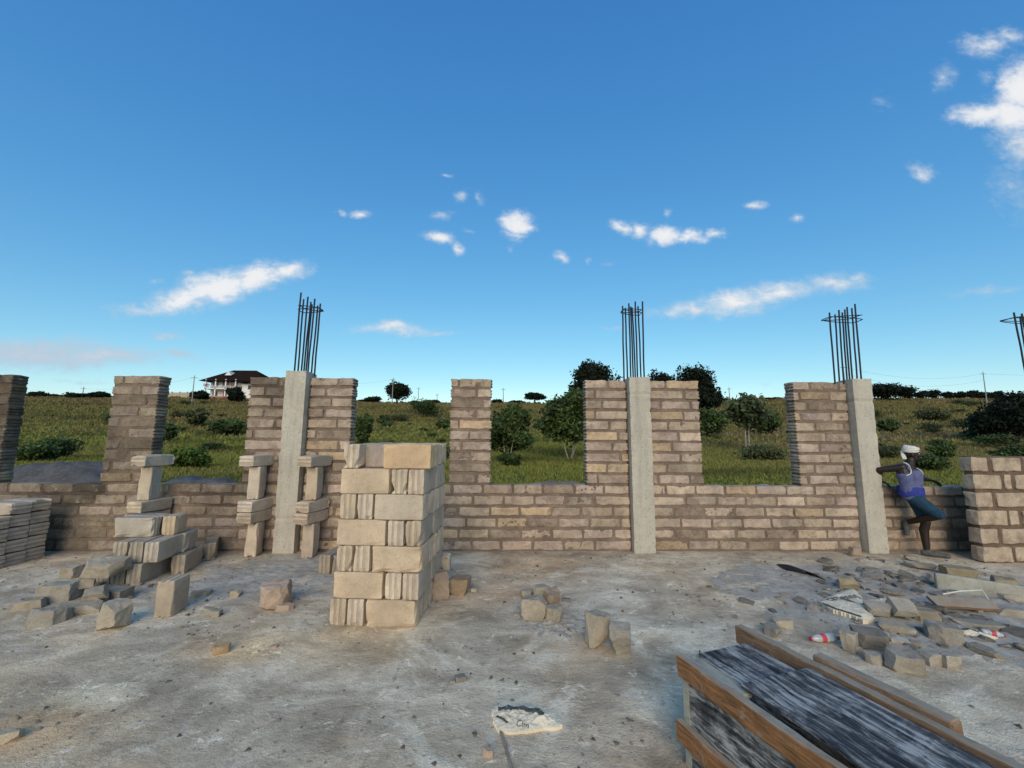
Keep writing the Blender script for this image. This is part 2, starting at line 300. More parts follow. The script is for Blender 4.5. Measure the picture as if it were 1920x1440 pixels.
# ---------------------------------------------------------------- terrain
def zt(X,Y):
    X=np.asarray(X,float); Y=np.asarray(Y,float)
    H=13.6+3.0*sm(20,120,X)+1.2*sm(-40,-150,X)
    yc=150.
    s=np.clip((Y-34)/(yc-34),0,1); ramp=H*(s**1.12)
    und=(np.sin(X*.11+1.3)*np.cos(Y*.09)+.6*np.sin(X*.05+Y*.13)+.4*np.sin(X*.31-Y*.22))*.55*sm(36,90,Y)*(1-.75*sm(120,150,Y))
    z=-.12+ramp+und-np.clip(Y-yc-6,0,None)*.018
    z=np.where(Y>yc+600, z*0+ (-.12+H-10.7)-(Y-yc-606)*.004, z)
    return z
def z1(x,y): return float(zt(x,y))
def zone(X,Y):
    """ground colour by place: fresh grass near, olive then brownish scrub uphill, tan on the right"""
    X=np.asarray(X,float); Y=np.asarray(Y,float)
    def nz(fx,fy,o): return .5+.5*np.sin(X*fx+o+1.7*np.sin(Y*fy*.7+o*2))*np.cos(Y*fy+o*.5+1.3*np.sin(X*fx*.6))
    near=np.array((.185,.21,.045)); olive=np.array((.165,.165,.052)); brown=np.array((.20,.165,.075)); tan=np.array((.21,.175,.085)); dk=np.array((.045,.055,.018))
    a=sm(38,80,Y)[...,None]; b=sm(85,140,Y)[...,None]
    c=near*(1-a)+olive*a; c=c*(1-.5*b)+brown*.5*b
    p=sm(.55,.95,nz(.13,.19,.4))[...,None]*(.25+.55*a); c=c*(1-p)+brown*p
    q=sm(.6,1,nz(.23,.37,2.1))[...,None]*.55; c=c*(1-q)+dk*q
    r=(sm(14,24,X)*sm(22,30,Y)*(1-sm(62,80,Y)))[...,None]*(.35+.5*sm(.3,.8,nz(.11,.35,1))[...,None]); c=c*(1-r)+tan*r
    return c
xs=np.concatenate([-np.geomspace(240,3000,14)[::-1],np.linspace(-235,235,236),np.geomspace(240,3000,14)])
ys=np.concatenate([[-3000,-600,-120,-30,-8],np.linspace(0,40,50),np.linspace(41,165,150),np.geomspace(170,4000,24)])
XX,YY=np.meshgrid(xs,ys); ZZ=zt(XX,YY)
V=np.stack([XX,YY,ZZ],-1).reshape(-1,3); nx=len(xs); ny=len(ys)
i,j=np.meshgrid(np.arange(nx-1),np.arange(ny-1)); a=(j*nx+i).ravel(); Fq=np.stack([a,a+1,a+nx+1,a+nx],-1)
def mat_terrain():
    m,t,b=new_mat('grassy_ground',.95,.05); p=wpos(t); c=tint_node(t)
    n=t.noise(t.scale(p,(1,.6,1)),.9,8,.75,.4); n2=t.noise(t.scale(p,(.35,1.1,1)),.32,6,.7,.8)
    c=t.mix(t.mapr(n,.35,.68,0,.75),t.mix(1.0,c,(.42,.45,.40),'MULTIPLY'),c)
    c=t.mix(t.mapr(n2,.45,.65,0,.45),c,t.mix(1.0,c,(1.55,1.25,.95),'MULTIPLY'))
    t.l.new(c,b.inputs['Base Color']); t.l.new(t.bump(n,1,.35),b.inputs['Normal']); return m
g=npmesh('ground',V,Fq,mat_terrain(),tint=zone(XX,YY).reshape(-1,3),smooth=True); tag(g,kind='structure')

# grass: tufts of blades, denser near, one object
def grass(n,x0,x1,y0,y1,hh,ww,name,label,py=1.0):
    u=rng.random(n)**py; Y=y0+(y1-y0)*u; X=(rng.random(n)*2-1)*(Y*1.35+3)
    X=np.clip(X,x0,x1)
    B=5; X=np.repeat(X,B)+rng.normal(0,.10*hh/.3,n*B); Y=np.repeat(Y,B)+rng.normal(0,.10*hh/.3,n*B); Z=zt(X,Y)-.02
    k=len(X); sc=1+ (Y-y0)/(y1-y0)*1.2
    h=hh*sc*(.5+rng.random(k)); wd=ww*sc*(.6+.8*rng.random(k)); an=rng.random(k)*math.pi; lx=rng.normal(0,.35,k)*h; ly=rng.normal(0,.35,k)*h
    dx=np.cos(an)*wd; dy=np.sin(an)*wd*.4
    A=np.stack([X-dx,Y-dy,Z],-1); Bv=np.stack([X+dx,Y+dy,Z],-1); C=np.stack([X+lx,Y+ly,Z+h],-1)
    V=np.stack([A,Bv,C],1).reshape(-1,3); Ft=np.arange(3*k).reshape(-1,3)
    cl=zone(X,Y)*(.45+.95*rng.random(k)[:,None]); cl[:,0]*=1+.25*rng.random(k); cl=np.repeat(cl,3,0)
    o=npmesh(name,V,Ft,M['grass'],tint=cl); tag(o,label,'grass',kind='stuff'); return o
grass(42000,-70,70,8,45,.10,.024,'meadow_grass','short green grass and weeds on the flat ground behind the wall',.8)
grass(36000,-190,190,42,150,.26,.15,'hill_grass','tall olive and brown grass covering the hillside',.8)
# ---------------------------------------------------------------- vegetation
def leaf_quads(blobs, size, shade=.6):
    """blobs: (cx,cy,cz, rx,ry,rz, n, tint) -> V,F,tint of many small leaf faces spread through the volume"""
    Vs=[];Ts=[]
    for (cx,cy,cz,rx,ry,rz,n,tn) in blobs:
        d=rng.normal(size=(n,3)); d/=np.linalg.norm(d,axis=1)[:,None]
        r=rng.random(n)**.42
        lump=1+.20*np.sin(d[:,0]*5+cx*3)*np.cos(d[:,2]*4+cz)+.14*np.sin(d[:,1]*7+d[:,2]*6+cx)
        P=d*(r*lump)[:,None]*np.array((rx,ry,rz))+np.array((cx,cy,cz))
        s=size*(.6+.8*rng.random(n))
        a=rng.normal(size=(n,3)); a/=np.linalg.norm(a,axis=1)[:,None]
        b=np.cross(a,d+.6*rng.normal(size=(n,3))); b/=np.linalg.norm(b,axis=1)[:,None]+1e-6
        a*=s[:,None]; b*=(s*.55)[:,None]
        Q=np.stack([P-a,P-b,P+a,P+b],1)
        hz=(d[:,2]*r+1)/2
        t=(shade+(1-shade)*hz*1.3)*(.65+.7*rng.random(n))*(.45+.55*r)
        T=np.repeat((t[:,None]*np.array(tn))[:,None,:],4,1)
        Vs.append(Q.reshape(-1,3));Ts.append(T.reshape(-1,3))
    V=np.concatenate(Vs);T=np.concatenate(Ts); return V,np.arange(len(V)).reshape(-1,4),T
def crown_blobs(w,h,z0,k,n,flat=1.0,jit=.25,base=.55):
    out=[]
    for q in range(k):
        an=rng.random()*6.283; rr=math.sqrt(rng.random())*.36*w; tz=rng.random()
        hz=z0+h*(.28+.5*tz)
        env=math.sqrt(max(.05,1-((tz-.35)/.75)**2))
        r=w*(.17+.13*rng.random())
        g=.7+.6*rng.random()
        out.append((math.cos(an)*rr*env*1.15,math.sin(an)*rr*env*.8,hz,r,r,r*.8*flat*(h/w)**.5,n//k,(g,g,g*.95)))
    out.append((0,0,z0+h*.5,w*.40,w*.34,h*.42,n//k*4,(.62,.62,.62)))
    return out
def tree(name,label,cat,spec,mat,leaf=.2,k=9,n=2500,trunk=.3,trunkmat='barkdark',group=None,flat=1,crown_from=.25,stems=1,lean=.1):
    X,Y,zt_,w=spec; zb=z1(X,Y)-.05; h=max(.4,zt_-zb)
    o=empty(name,(X,Y,zb)); tag(o,label,cat,group)
    m=MB()
    for s_ in range(stems):
        a=rng.random()*6.28; sx=math.cos(a)*w*.06*(stems>1); top=crown_from*h+h*.35
        base=Vector((sx,math.sin(a)*w*.05*(stems>1),-.2)); tip=Vector((sx*3+rng.normal()*lean*w*.3,rng.normal()*.1*w,top))
        midp=(base+tip)/2+Vector((rng.normal()*.04*w,0,0)); r0=trunk/ (1+.35*(stems-1))
        m.tube([base,midp,tip],[r0,r0*.75,r0*.45],8)
        for b_ in range(4):
            an=b_*1.6+rng.random(); L=w*.17
            e=tip+Vector((math.cos(an)*L,math.sin(an)*L*.8,h*.12*(.5+rng.random())))
            st=base.lerp(tip,.7+.25*rng.random()); m.tube([st,(st+e)/2+Vector((0,0,.03*h)),e],[r0*.4,r0*.28,r0*.1],6)
    m.build('trunk' if cat!='bush' else 'stem',M[trunkmat],o,smooth=True)
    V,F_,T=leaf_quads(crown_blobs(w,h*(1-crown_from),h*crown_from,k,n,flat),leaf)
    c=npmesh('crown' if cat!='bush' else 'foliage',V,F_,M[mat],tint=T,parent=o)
    return o
def bush(label,spec,mat='leaf_olive',leaf=.12,n=700,group=None,k=6,name='bush'):
    return tree(name,label,'bush',spec,mat,leaf,k,n,trunk=.05,group=group,crown_from=.0,stems=2)
T_=tree
T_('mango_tree','tall round dark mango tree rising behind the wall left of the middle concrete column','tree',(18.019, 80, 17.174, 10.3),'leaf_dark',.30,22,11000,.45,crown_from=.12)
T_('mango_tree','smaller dark tree top showing just right of the middle column rebar','tree',(35.565, 92, 17.41, 6.53),'leaf_dark',.30,12,6000,.4,crown_from=.15)
T_('mango_tree','big dark mango tree behind the window edge right of the middle column','tree',(37.379, 78, 15.711, 9.43),'leaf_dark',.30,22,11000,.45,crown_from=.08)
T_('bushy_tree','bushy green tree with pale slanting trunks beside the window jamb below the mango tree','tree',(4.876, 30, 5.343, 3.78),'leaf_mid',.15,18,9500,.09,'bark',crown_from=.16,stems=3,lean=.5)
T_('bushy_tree','dark green leafy tree with one thin pale stem right of the free standing brick pier','tree',(0.221, 25, 3.588, 3.02),'leaf_mid',.12,14,8000,.05,'bark',crown_from=.15,stems=2,lean=.4)
bush('rounded dark green bush at the foot of the leafy tree in the central window',(0.523, 23, 0.68, 1.33),'leaf_mid',.08,1400)
T_('spreading_tree','flat crowned dark tree alone on the skyline above the central window','tree',(11.415, 145, 17.148, 7.24),'leaf_dark',.35,9,2400,.4,flat=.7,crown_from=.3)
T_('skyline_tree','dark tree behind a utility pole on the skyline left of the brick pier','tree',(-37.539, 145, 20.57, 10.29),'leaf_dark',.4,14,3600,.4,crown_from=.05)
T_('skyline_tree','low dark tree on the skyline right of the left column wall','tree',(-46.502, 146, 15.223, 6.52),'leaf_dark',.35,8,1500,.3,crown_from=.05)
T_('umbrella_tree','wide flat umbrella tree on the skyline right of the right column','tree',(136.099, 140, 21.49, 13.61),'leaf_dark',.4,16,3600,.4,flat=.7,crown_from=.05)
T_('spiky_tree','grey green spiky tree with forked pale trunk in the right window','tree',(22.934, 38, 5.524, 4.19),'leaf_pale',.26,16,1500,.12,'bark',crown_from=.42,stems=2,lean=.9,flat=1.7)
T_('dark_tree','large black green tree at the right edge behind the near wall','tree',(59.4, 46, 7.498, 7.25),'leaf_dark',.2,20,9000,.35,crown_from=.0)
for sp_,lb in (((-163.327, 146, 15.763, 7.67),'dark tree on the skyline right of the leftmost pier'),((-158.403, 147, 14.961, 5.41),'small dark tree second on the skyline right of the leftmost pier'),((-149.695, 146, 15.501, 8.44),'low wide dark tree on the skyline beside a faint pole at left'),((-140.663, 144, 16.117, 6.43),'pointed dark tree on the skyline touching the second pier from the left'),
    ((-102.071, 138, 16.153, 5.44),'dark tree standing at the left corner of the white house'),((-88.728, 136, 17.65, 5.72),'dark conical tree in front of the white house')):
    T_('skyline_tree',lb,'tree',sp_,'leaf_dark',.4,8,1700,.25,crown_from=.02)
for sp_,lb,mt in (((-27.836, 25, 1.078, 2.43),'dark green bush low on the hillside in the leftmost window','leaf_mid'),((-35.307, 44, 2.791, 1.73),'dark bush against the right jamb of the second pier','leaf_mid'),
   ((-34.529, 52, 3.462, 4.51),'wide dark green bush in the window left of the left column','leaf_mid'),((-15.867, 21, 0.884, 2.32),'bright green leafy bush above the sill left of the left column','leaf_bright'),
   ((-45.752, 62, 5.549, 3.26),'bare brownish shrub on the slope below the white house','leaf_olive'),((-16.343, 84, 9.073, 7.73),'largest green bush on the slope left of the free standing pier','leaf_mid'),
   ((-20.514, 70, 5.024, 2.21),'small upright bush in the window right of the left column','leaf_mid'),((-13.496, 40, 3.847, 1.79),'dark bush against the wall right of the left column','leaf_mid'),
   ((-8.848, 60, 4.048, 2.05),'small bush touching the left edge of the free standing pier','leaf_mid'),((5.427, 60, 3.444, 2.05),'lone small round bush mid slope in the central window','leaf_mid'),
   ((25.834, 50, 5.264, 3.94),'dark bush right of the middle column in the right window','leaf_mid'),((36.842, 56, 5.468, 3.68),'green bush behind the spiky tree near the right jamb','leaf_mid'),
   ((19.067, 30, 1.127, 3.55),'low spreading green bush in front of the spiky tree','leaf_olive'),((58.204, 60, 4.683, 2.84),'rounded bright green bush right of the right column','leaf_mid'),
   ((80.966, 75, 7.027, 5.52),'wide low bush mid slope above the worker','leaf_olive'),((37.25, 34, 1.425, 2.14),'low green bush right of the worker head','leaf_mid'),
   ((22.264, 21, 0.818, 1.93),'leafy green bush directly behind the worker shoulder','leaf_mid'),((34.766, 27, 1.273, 2.13),'dark low bush above the top of the near wall','leaf_mid'),
   ((85.6, 70, 6.551, 5.52),'dark bush left of the large black green tree','leaf_dark'),((33.798, 36, 1.288, 1.42),'small bush between the right column and the worker','leaf_olive')):
    bush(lb,sp_,mt,.10 if sp_[1]<40 else .2,1500 if sp_[3]>1.5 else 900,k=9)
for i,(px,py,wd) in enumerate([(152.054, 20.281, 6.666666666666667), (156.756, 19.717, 5.490196078431373), (161.668, 20.366, 5.882352941176471), (166.999, 19.201, 5.098039215686275), (171.516, 19.442, 7.058823529411765), (176.862, 20.095, 4.705882352941177), (180.774, 19.319, 6.666666666666667), (185.515, 19.563, 5.882352941176471), (132.705, 16.701, 5.882352941176471), (98.355, 15.821, 7.058823529411765), (80.312, 15.674, 5.882352941176471), (101.372, 15.051, 5.098039215686275), (-2.615, 14.605, 5.882352941176471), (4.217, 14.27, 7.058823529411765), (18.904, 14.388, 5.882352941176471), (-24.962, 14.424, 5.098039215686275), (-51.003, 14.213, 4.705882352941177), (-31.734, 13.98, 4.705882352941177), (-117.562, 13.29, 4.705882352941177), (-167.988, 12.884, 5.098039215686275)]):
    bush('dark scrub bush on the skyline of the hill',(px,148,py,wd),'leaf_dark',.35,700,'scrub along the skyline',k=6,name='skyline_bush')
# scattered scrub over the slope: three protos per kind, copied
protos=[]
for q in range(6):
    o=bush('low scrub bush scattered on the hillside',(0,60,z1(0,60)+1.1+.25*q,2.2+.5*q),['leaf_olive','leaf_mid'][q%2],.13,650,'scrub bushes scattered on the hillside',k=6,name='scrub_bush'); protos.append(o)
first=[True]*6; q=0
for n_ in range(190):
    Y=26+118*rng.random()**.85; X=(rng.random()*2-1)*Y*1.28
    if abs(X-5.5)<4 and Y<30: continue
    p=protos[n_%6]; sc=(.3+.8*rng.random()**2)*(1.25 if X>50 else .9)
    if first[n_%6]: o=p; first[n_%6]=False
    else:
        o=p.copy(); COL.objects.link(o)
        for ch in list(p.children):
            c=ch.copy(); COL.objects.link(c); c.parent=o
    o.location=(X,Y,z1(X,Y)-.1); o.rotation_euler=(0,0,rng.random()*6.28); o.scale=(sc,sc,sc*(.6+.4*rng.random()))

# ---------------------------------------------------------------- far house, boundary wall, poles
HX,HY=-107.915,150; hz=z1(HX+10,HY)-.2
house=empty('two_storey_house',(HX,HY,hz)); tag(house,'white two storey house with dark hipped roof and red base on the hilltop','house')
m=MB(); m.box((10.5,5,3.9),(20,9,6.6)); m.box((16,.0,3.2),(7,2.2,5.2)); m.build('wall',M['white_paint'],house)
m=MB(); m.box((10.5,4.8,-.35),(21,10,3.3)); m.box((8,-.9,-.2),(11,3.2,2.5)); m.build('base',M['red_paint'],house)
m=MB()
def hip(m,x0,x1,y0,y1,z0,h,r):
    c=(y0+y1)/2; m.add([(x0,y0,z0),(x1,y0,z0),(x1,y1,z0),(x0,y1,z0),(x0+r,c,z0+h),(x1-r,c,z0+h)],[(0,1,5,4),(1,2,5),(2,3,4,5),(3,0,4),(3,2,1,0)])
hip(m,-1.6,22,-3.0,11,6.7,4.9,7.5); hip(m,12,22.5,-3.4,6,6.3,2.9,4); m.build('roof',M['roof_dark'],house)
m=MB(); m.add([(6.2,-1.0,9.0),(8.6,-1.0,9.0),(7.4,-1.0,10.5),(7.4,3,10.5)],[(0,1,2),(1,3,2),(0,2,3)]); m.build('gable',M['white_paint'],house)
m=MB(); m.box((6,-1.2,3.9),(11,2.6,.35)); m.box((6,-2.45,4.9),(11,.12,.12)); 
for x in np.linspace(.6,11.4,19): m.box((x,-2.45,4.45),(.12,.1,.9))
m.build('balcony',M['white_paint'],house)
for x in (.7,4.2,7.8,11.3):
    m=MB(); m.box((x,-2.3,3.75),(.4,.4,7.2)); m.build('pillar',M['white_paint'],house)
for (x,z,w_,h_) in ((2.4,5.7,1.9,1.6),(6,5.7,2.2,1.8),(9.4,5.7,1.6,1.6),(2.4,2.4,1.7,1.7),(9.2,2.4,1.6,1.6),(16,4.6,1.8,1.5),(18.6,4.6,1.2,1.5)):
    y=.47 if x<12 else -1.13
    m=MB(); m.box((x,y,z),(w_+.3,.12,h_+.3)); f=m.build('window',M['white_paint'],house)
    m=MB(); m.box((x,y-.09,z),(w_,.1,h_)); m.build('pane',M['glass_dark'],f)
m=MB(); m.box((5.9,.44,2.1),(1.3,.14,2.5)); m.build('door',M['red_paint'],house)
V_,F_,T2=leaf_quads([(1,-2.4,5.2,1.2,.5,.8,160,(1,1,1)),(10,-2.4,5.2,1.4,.5,.9,160,(1,1,1))],.16); fl=npmesh('flowers',V_,F_,M['pink_paint'],tint=T2,parent=house)
bw=MB(); 
for k in range(6):
    x=HX-16.5+k*2.7; bw.box((x+1.35,HY-2,z1(x,HY-2)+.9),(2.68,.25,2.4)); bw.box((x,HY-2.05,z1(x,HY-2)+1.0),(.35,.4,2.7))
o=bw.build('boundary_wall',M['beige_wall']); tag(o,'low beige boundary wall on the hilltop left of the white house','wall')
poles=[]
for (X,Y,ztop,lb) in [(-152.443, 150, 18.427, 'thin utility pole on the skyline between the two leftmost piers'), (-89.083, 118, 18.363, 'tall utility pole left of the white house'), (-35.417, 130, 19.973, 'utility pole rising through the skyline tree left of the pier'), (-35.467, 170, 21.665, 'faint distant utility pole right of the skyline tree'), (-30.021, 185, 20.573, 'faintest distant pole beside the free standing pier'), (0.091, 150, 19.379, 'bare utility pole in the central window'), (85.046, 150, 20.33, 'utility pole above the spiky tree'), (86.475, 100, 20.086, 'utility pole between the rebar of the right column'), (147.146, 120, 22.065, 'utility pole on the skyline at the far right')]:
    zb=z1(X,Y)-.3; o=empty('utility_pole',(X,Y,zb)); tag(o,lb,'utility pole',group='utility poles along the hill')
    h=ztop-zb; m=MB(); m.tube([(0,0,0),(rng.normal()*.1,0,h)],[.17,.10],8); m.build('pole',M['wood_pole'],o)
    m=MB(); m.box((0,-.12,h-.7),(1.7,.12,.14)); m.build('crossarm',M['wood_pole'],o)
    poles.append((X,Y,ztop-.6))
def wire(a,b,lb,sag=1.5,r=.016):
    pts=[]
    for i in range(17):
        s_=i/16; p=Vector(a).lerp(Vector(b),s_); p.z-=sag*4*s_*(1-s_); pts.append(p)
    m=MB(); m.tube(pts,r,5); tag(m.build('power_line',M['barkdark']),lb,'wire',group='power lines on the hill')
wire(poles[0],poles[1],'thin power line between the two leftmost poles'); wire(poles[1],poles[2],'thin power line running past the white house',2.5)
wire(poles[7],poles[8],'thin power line sagging right of the right column',2.2); wire(poles[8],(poles[8][0]+60,poles[8][1]-10,poles[8][2]+1.2),'thin power line leaving the frame at far right',1.5)
wire((poles[7][0],poles[7][1],poles[7][2]-1.6),(poles[8][0],poles[8][1],poles[8][2]-1.9),'lower thin power line right of the right column',2.6)

# heaps behind the wall
def heap(name,label,cat,x,y,rx,ry,h,mat,seed,rough=.12):
    n=46; a,b=np.meshgrid(np.linspace(-1,1,n),np.linspace(-1,1,n)); rr=np.sqrt(a*a+b*b)
    V=[]
    for i in range(n):
        for j in range(n):
            p=Vector((a[i,j]*rx,b[i,j]*ry,0)); r=rr[i,j]*(1+.18*mn.noise(p*(1.3/rx)+Vector((seed,0,0))))
            z=h*min(1,1.7*max(0,1-r))**.9*(1+.5*mn.noise(p*(2.2/rx)+Vector((0,seed,0))))+h*rough*mn.noise(p*(9/rx))*(r<1)-.06
            V.append((x+p.x,y+p.y,z1(x,y)+z if True else 0))
    k,l=np.meshgrid(np.arange(n-1),np.arange(n-1)); q=(l*n+k).ravel()
    return tag(npmesh(name,np.array(V),np.stack([q,q+1,q+n+1,q+n],-1),mat,smooth=True),label,cat)
heap('gravel_heap','dark grey gravel heap behind the leftmost window','gravel heap',-12.444,12,3.0,1.8,.86,M['gravel'],3)
heap('gravel_heap','low dark gravel heap behind the window left of the left column','gravel heap',-8.467,12,1.9,1.4,.46,M['gravel'],8)
heap('earth_bank','low reddish earth bank just behind the central sill','earth bank',1.155,11.5,3.2,.9,.40,mat_concrete('reddish_earth',(.22,.155,.105),.3,dirtamt=.5),5)
heap('earth_bank','low earth and rubble bank just behind the right sill','earth bank',7.467,11.5,2.6,.9,.38,M['dirt'],9)
# ---------------------------------------------------------------- slab
D=5.85
SPILLS=[(1.291, 3.474, 0.45, (1.32, 1.34, 1.34)), (1.269, 4.238, 0.3, (1.22, 1.24, 1.24)), (-1.549, 3.373, 0.42, (1.28, 1.27, 1.22)), (-2.432, 2.819, 0.28, (1.24, 1.3, 1.28)), (0.071, 2.736, 0.2, (1.15, 1.18, 1.18)), (-0.099, 2.234, 0.2, (1.2, 1.22, 1.2)), (0.973, 2.577, 0.2, (1.18, 1.2, 1.2)), (-2.024, 3.299, 0.45, (1.06, 0.93, 0.78)), (-2.449, 2.448, 0.3, (1.0, 0.86, 0.72)), (-1.019, 3.495, 0.5, (1.0, 0.92, 0.8)), (0.108, 4.383, 0.35, (1.1, 1.0, 0.93)), (3.792, 4.222, 0.9, (0.97, 0.94, 0.9)), (0.391, 5.245, 0.8, (0.92, 0.86, 0.8)), (-4.092, 4.27, 0.7, (0.82, 0.8, 0.76)), (-2.861, 5.251, 0.7, (0.84, 0.8, 0.74)), (0.485, 3.274, 0.18, (0.8, 0.72, 0.66)), (2.389, 2.559, 0.5, (1.12, 1.15, 1.12))]
nx,ny=260,200
X,Y=np.meshgrid(np.linspace(-12,12,nx),np.linspace(-5,6.12,ny))
Z=np.zeros_like(X)
for i in range(ny):
    for j in range(nx):
        Z[i,j]=.006*mn.noise(Vector((X[i,j]*.9,Y[i,j]*.9,0)))+.003*mn.noise(Vector((X[i,j]*3,Y[i,j]*3,4)))
V_=np.stack([X,Y,Z],-1).reshape(-1,3)
k,l=np.meshgrid(np.arange(nx-1),np.arange(ny-1)); q=(l*nx+k).ravel(); F_=np.stack([q,q+1,q+nx+1,q+nx],-1)
# side skirt so that the slab has a thickness
n0=len(V_); ring=[(x,-5) for x in np.linspace(-12,12,2)]
V_=np.concatenate([V_,np.array([(-12,-5,-.3),(12,-5,-.3),(12,6.12,-.3),(-12,6.12,-.3)])]); c=[0,nx-1,nx*ny-1,nx*(ny-1)]
F_=np.concatenate([F_,np.array([(c[0],n0,n0+1,c[1]),(c[1],n0+1,n0+2,c[2]),(c[2],n0+2,n0+3,c[3]),(c[3],n0+3,n0,c[0])])])
ft=np.ones((len(V_),3))
for (sx_,sy_,rr_,cc_) in SPILLS:      # cement spills, sand and trodden dirt on the slab
    for q in range(len(V_)):
        dd=math.hypot(V_[q,0]-sx_,(V_[q,1]-sy_)*1.3)
        if dd<rr_*1.8:
            w_=float(sm(1.25,.35,np.array(dd/rr_+.55*mn.noise(Vector((V_[q,0]*3.1,V_[q,1]*3.1,sx_)))))); ft[q]*=1+(np.array(cc_)-1)*w_
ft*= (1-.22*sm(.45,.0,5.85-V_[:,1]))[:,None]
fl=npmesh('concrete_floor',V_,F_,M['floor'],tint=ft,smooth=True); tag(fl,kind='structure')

# ---------------------------------------------------------------- masonry
def round_block(mb, c, d, seed, rad=.014, amp=.006, tint=(1,1,1), n=(7,3,4), groove=(0,0)):
    """rough hewn rounded block: cube surface grid with rounded corners and noisy faces"""
    hx,hy,hz=d[0]/2,d[1]/2,d[2]/2
    def ax(h,n):  # denser at the ends
        if n<3: return [-h,h]
        return [-h,-h+rad*.9]+[(-h+rad*.9)+(2*h-1.8*rad)*(i+1)/(n-3) for i in range(n-4)]+[h-rad*.9,h] if n>=4 else [-h,0,h]
    A,B,Cc=ax(hx,n[0]),ax(hy,n[1]),ax(hz,n[2]); idx={}; vs=[]; fs=[]
    if any(groove): Cc=[-hz,-hz*.86,-hz*.52,-hz*.44,-hz*.24,-hz*.16,hz*.16,hz*.24,hz*.44,hz*.52,hz*.86,hz]
    def vid(i,j,k):
        key=(i,j,k)
        if key in idx: return idx[key]
        x,y,z=A[i],B[j],Cc[k]
        e=(abs(x)>hx-1e-6)+(abs(y)>hy-1e-6)+(abs(z)>hz-1e-6)
        s=1.0
        v=Vector((x,y,z))
        if e>=2:
            sh=rad*(.35 if e==2 else .55)*(.5+1.2*abs(mn.noise(Vector((x*9+seed,y*9,z*9)))+.3))
            v=Vector((x-math.copysign(sh,x)*(abs(x)>hx-1e-6),y-math.copysign(sh,y)*(abs(y)>hy-1e-6),z-math.copysign(sh,z)*(abs(z)>hz-1e-6)))
        if any(groove) and .2*hz<abs(z)<.48*hz and ((groove[0] and x<-hx+1e-6) or (groove[1] and x>hx-1e-6)): v.x-=math.copysign(.016,x)
        w_=Vector((v.x*11+seed*3.1,v.y*11,v.z*11+seed))
        v=v+Vector((mn.noise(w_),mn.noise(w_+Vector((9,0,0))),mn.noise(w_+Vector((0,9,0)))))*amp
        idx[key]=len(vs); vs.append((c[0]+v.x,c[1]+v.y,c[2]+v.z)); return idx[key]
    nx,ny,nz=len(A)-1,len(B)-1,len(Cc)-1
    for i in range(nx):
        for k in range(nz):
            fs.append((vid(i,0,k),vid(i+1,0,k),vid(i+1,0,k+1),vid(i,0,k+1))); fs.append((vid(i,ny,k),vid(i,ny,k+1),vid(i+1,ny,k+1),vid(i+1,ny,k)))
        for j in range(ny):
            fs.append((vid(i,j,0),vid(i,j+1,0),vid(i+1,j+1,0),vid(i+1,j,0))); fs.append((vid(i,j,nz),vid(i+1,j,nz),vid(i+1,j+1,nz),vid(i,j+1,nz)))
    for j in range(ny):
        for k in range(nz):
            fs.append((vid(0,j,k),vid(0,j,k+1),vid(0,j+1,k+1),vid(0,j+1,k))); fs.append((vid(nx,j,k),vid(nx,j+1,k),vid(nx,j+1,k+1),vid(nx,j,k+1)))
    mb.add(vs,fs,tint)
def mortar_slab(mb,x0,x1,z0,z1_,y0,y1,seed,amp=.012,step=.017,ends=(0,0)):
    """rough mortar body whose face bulges here and there over the blocks"""
    nx=max(2,int((x1-x0)/step)+1); nz=max(2,int((z1_-z0)/step)+1)
    for side,yy in ((-1,y0),(1,y1)):
        st=1 if side<0 else 3
        gx=np.linspace(x0,x1,max(2,nx//st)); gz=np.linspace(z0,z1_,max(2,nz//st)); vs=[]
        for z in gz:
            for x in gx:
                p=Vector((x*7,z*9,seed)); n_=mn.noise(p)*.45+mn.noise(p*3.1)*.55+mn.noise(p*7.3)*.5+mn.noise(Vector((x*1.6,z*1.6,seed+5)))*.55
                vs.append((x,yy+side*amp*n_,z))
        a_=len(gx); fs=[]
        for r in range(len(gz)-1):
            for c_ in range(a_-1):
                q=r*a_+c_; f=(q,q+1,q+a_+1,q+a_); fs.append(f if side<0 else f[::-1])
        mb.add(vs,fs,[(wet(p[0]+OX,p[2]),)*3 for p in vs])
    e=.0
    mb.add([(x0,y0,z0),(x0,y1,z0),(x0,y1,z1_),(x0,y0,z1_)],[(0,3,2,1)]); mb.add([(x1,y0,z0),(x1,y1,z0),(x1,y1,z1_),(x1,y0,z1_)],[(0,1,2,3)])
    mb.add([(x0,y0,z1_),(x1,y0,z1_),(x1,y1,z1_),(x0,y1,z1_)],[(0,1,2,3)])
PITCH=.1508; OX=0
def wet(x,z):
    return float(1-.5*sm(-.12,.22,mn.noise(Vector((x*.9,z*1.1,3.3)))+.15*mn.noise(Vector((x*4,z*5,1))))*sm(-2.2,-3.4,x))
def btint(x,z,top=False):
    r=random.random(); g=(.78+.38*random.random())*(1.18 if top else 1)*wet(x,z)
    c=[g,g*(.97+.05*random.random()),g*(.92+.14*random.random())]
    if r<.08: c=[g*1.10,g*1.03,g*.88]
    elif r<.20: c=[g*1.18,g*1.17,g*1.16]
    elif r<.30: c=[g*.70,g*.68,g*.66]
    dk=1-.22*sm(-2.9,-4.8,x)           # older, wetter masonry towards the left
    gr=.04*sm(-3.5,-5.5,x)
    return (float(c[0]*dk*(1-gr)),float(c[1]*dk),float(c[2]*dk*(1-gr*.5)))
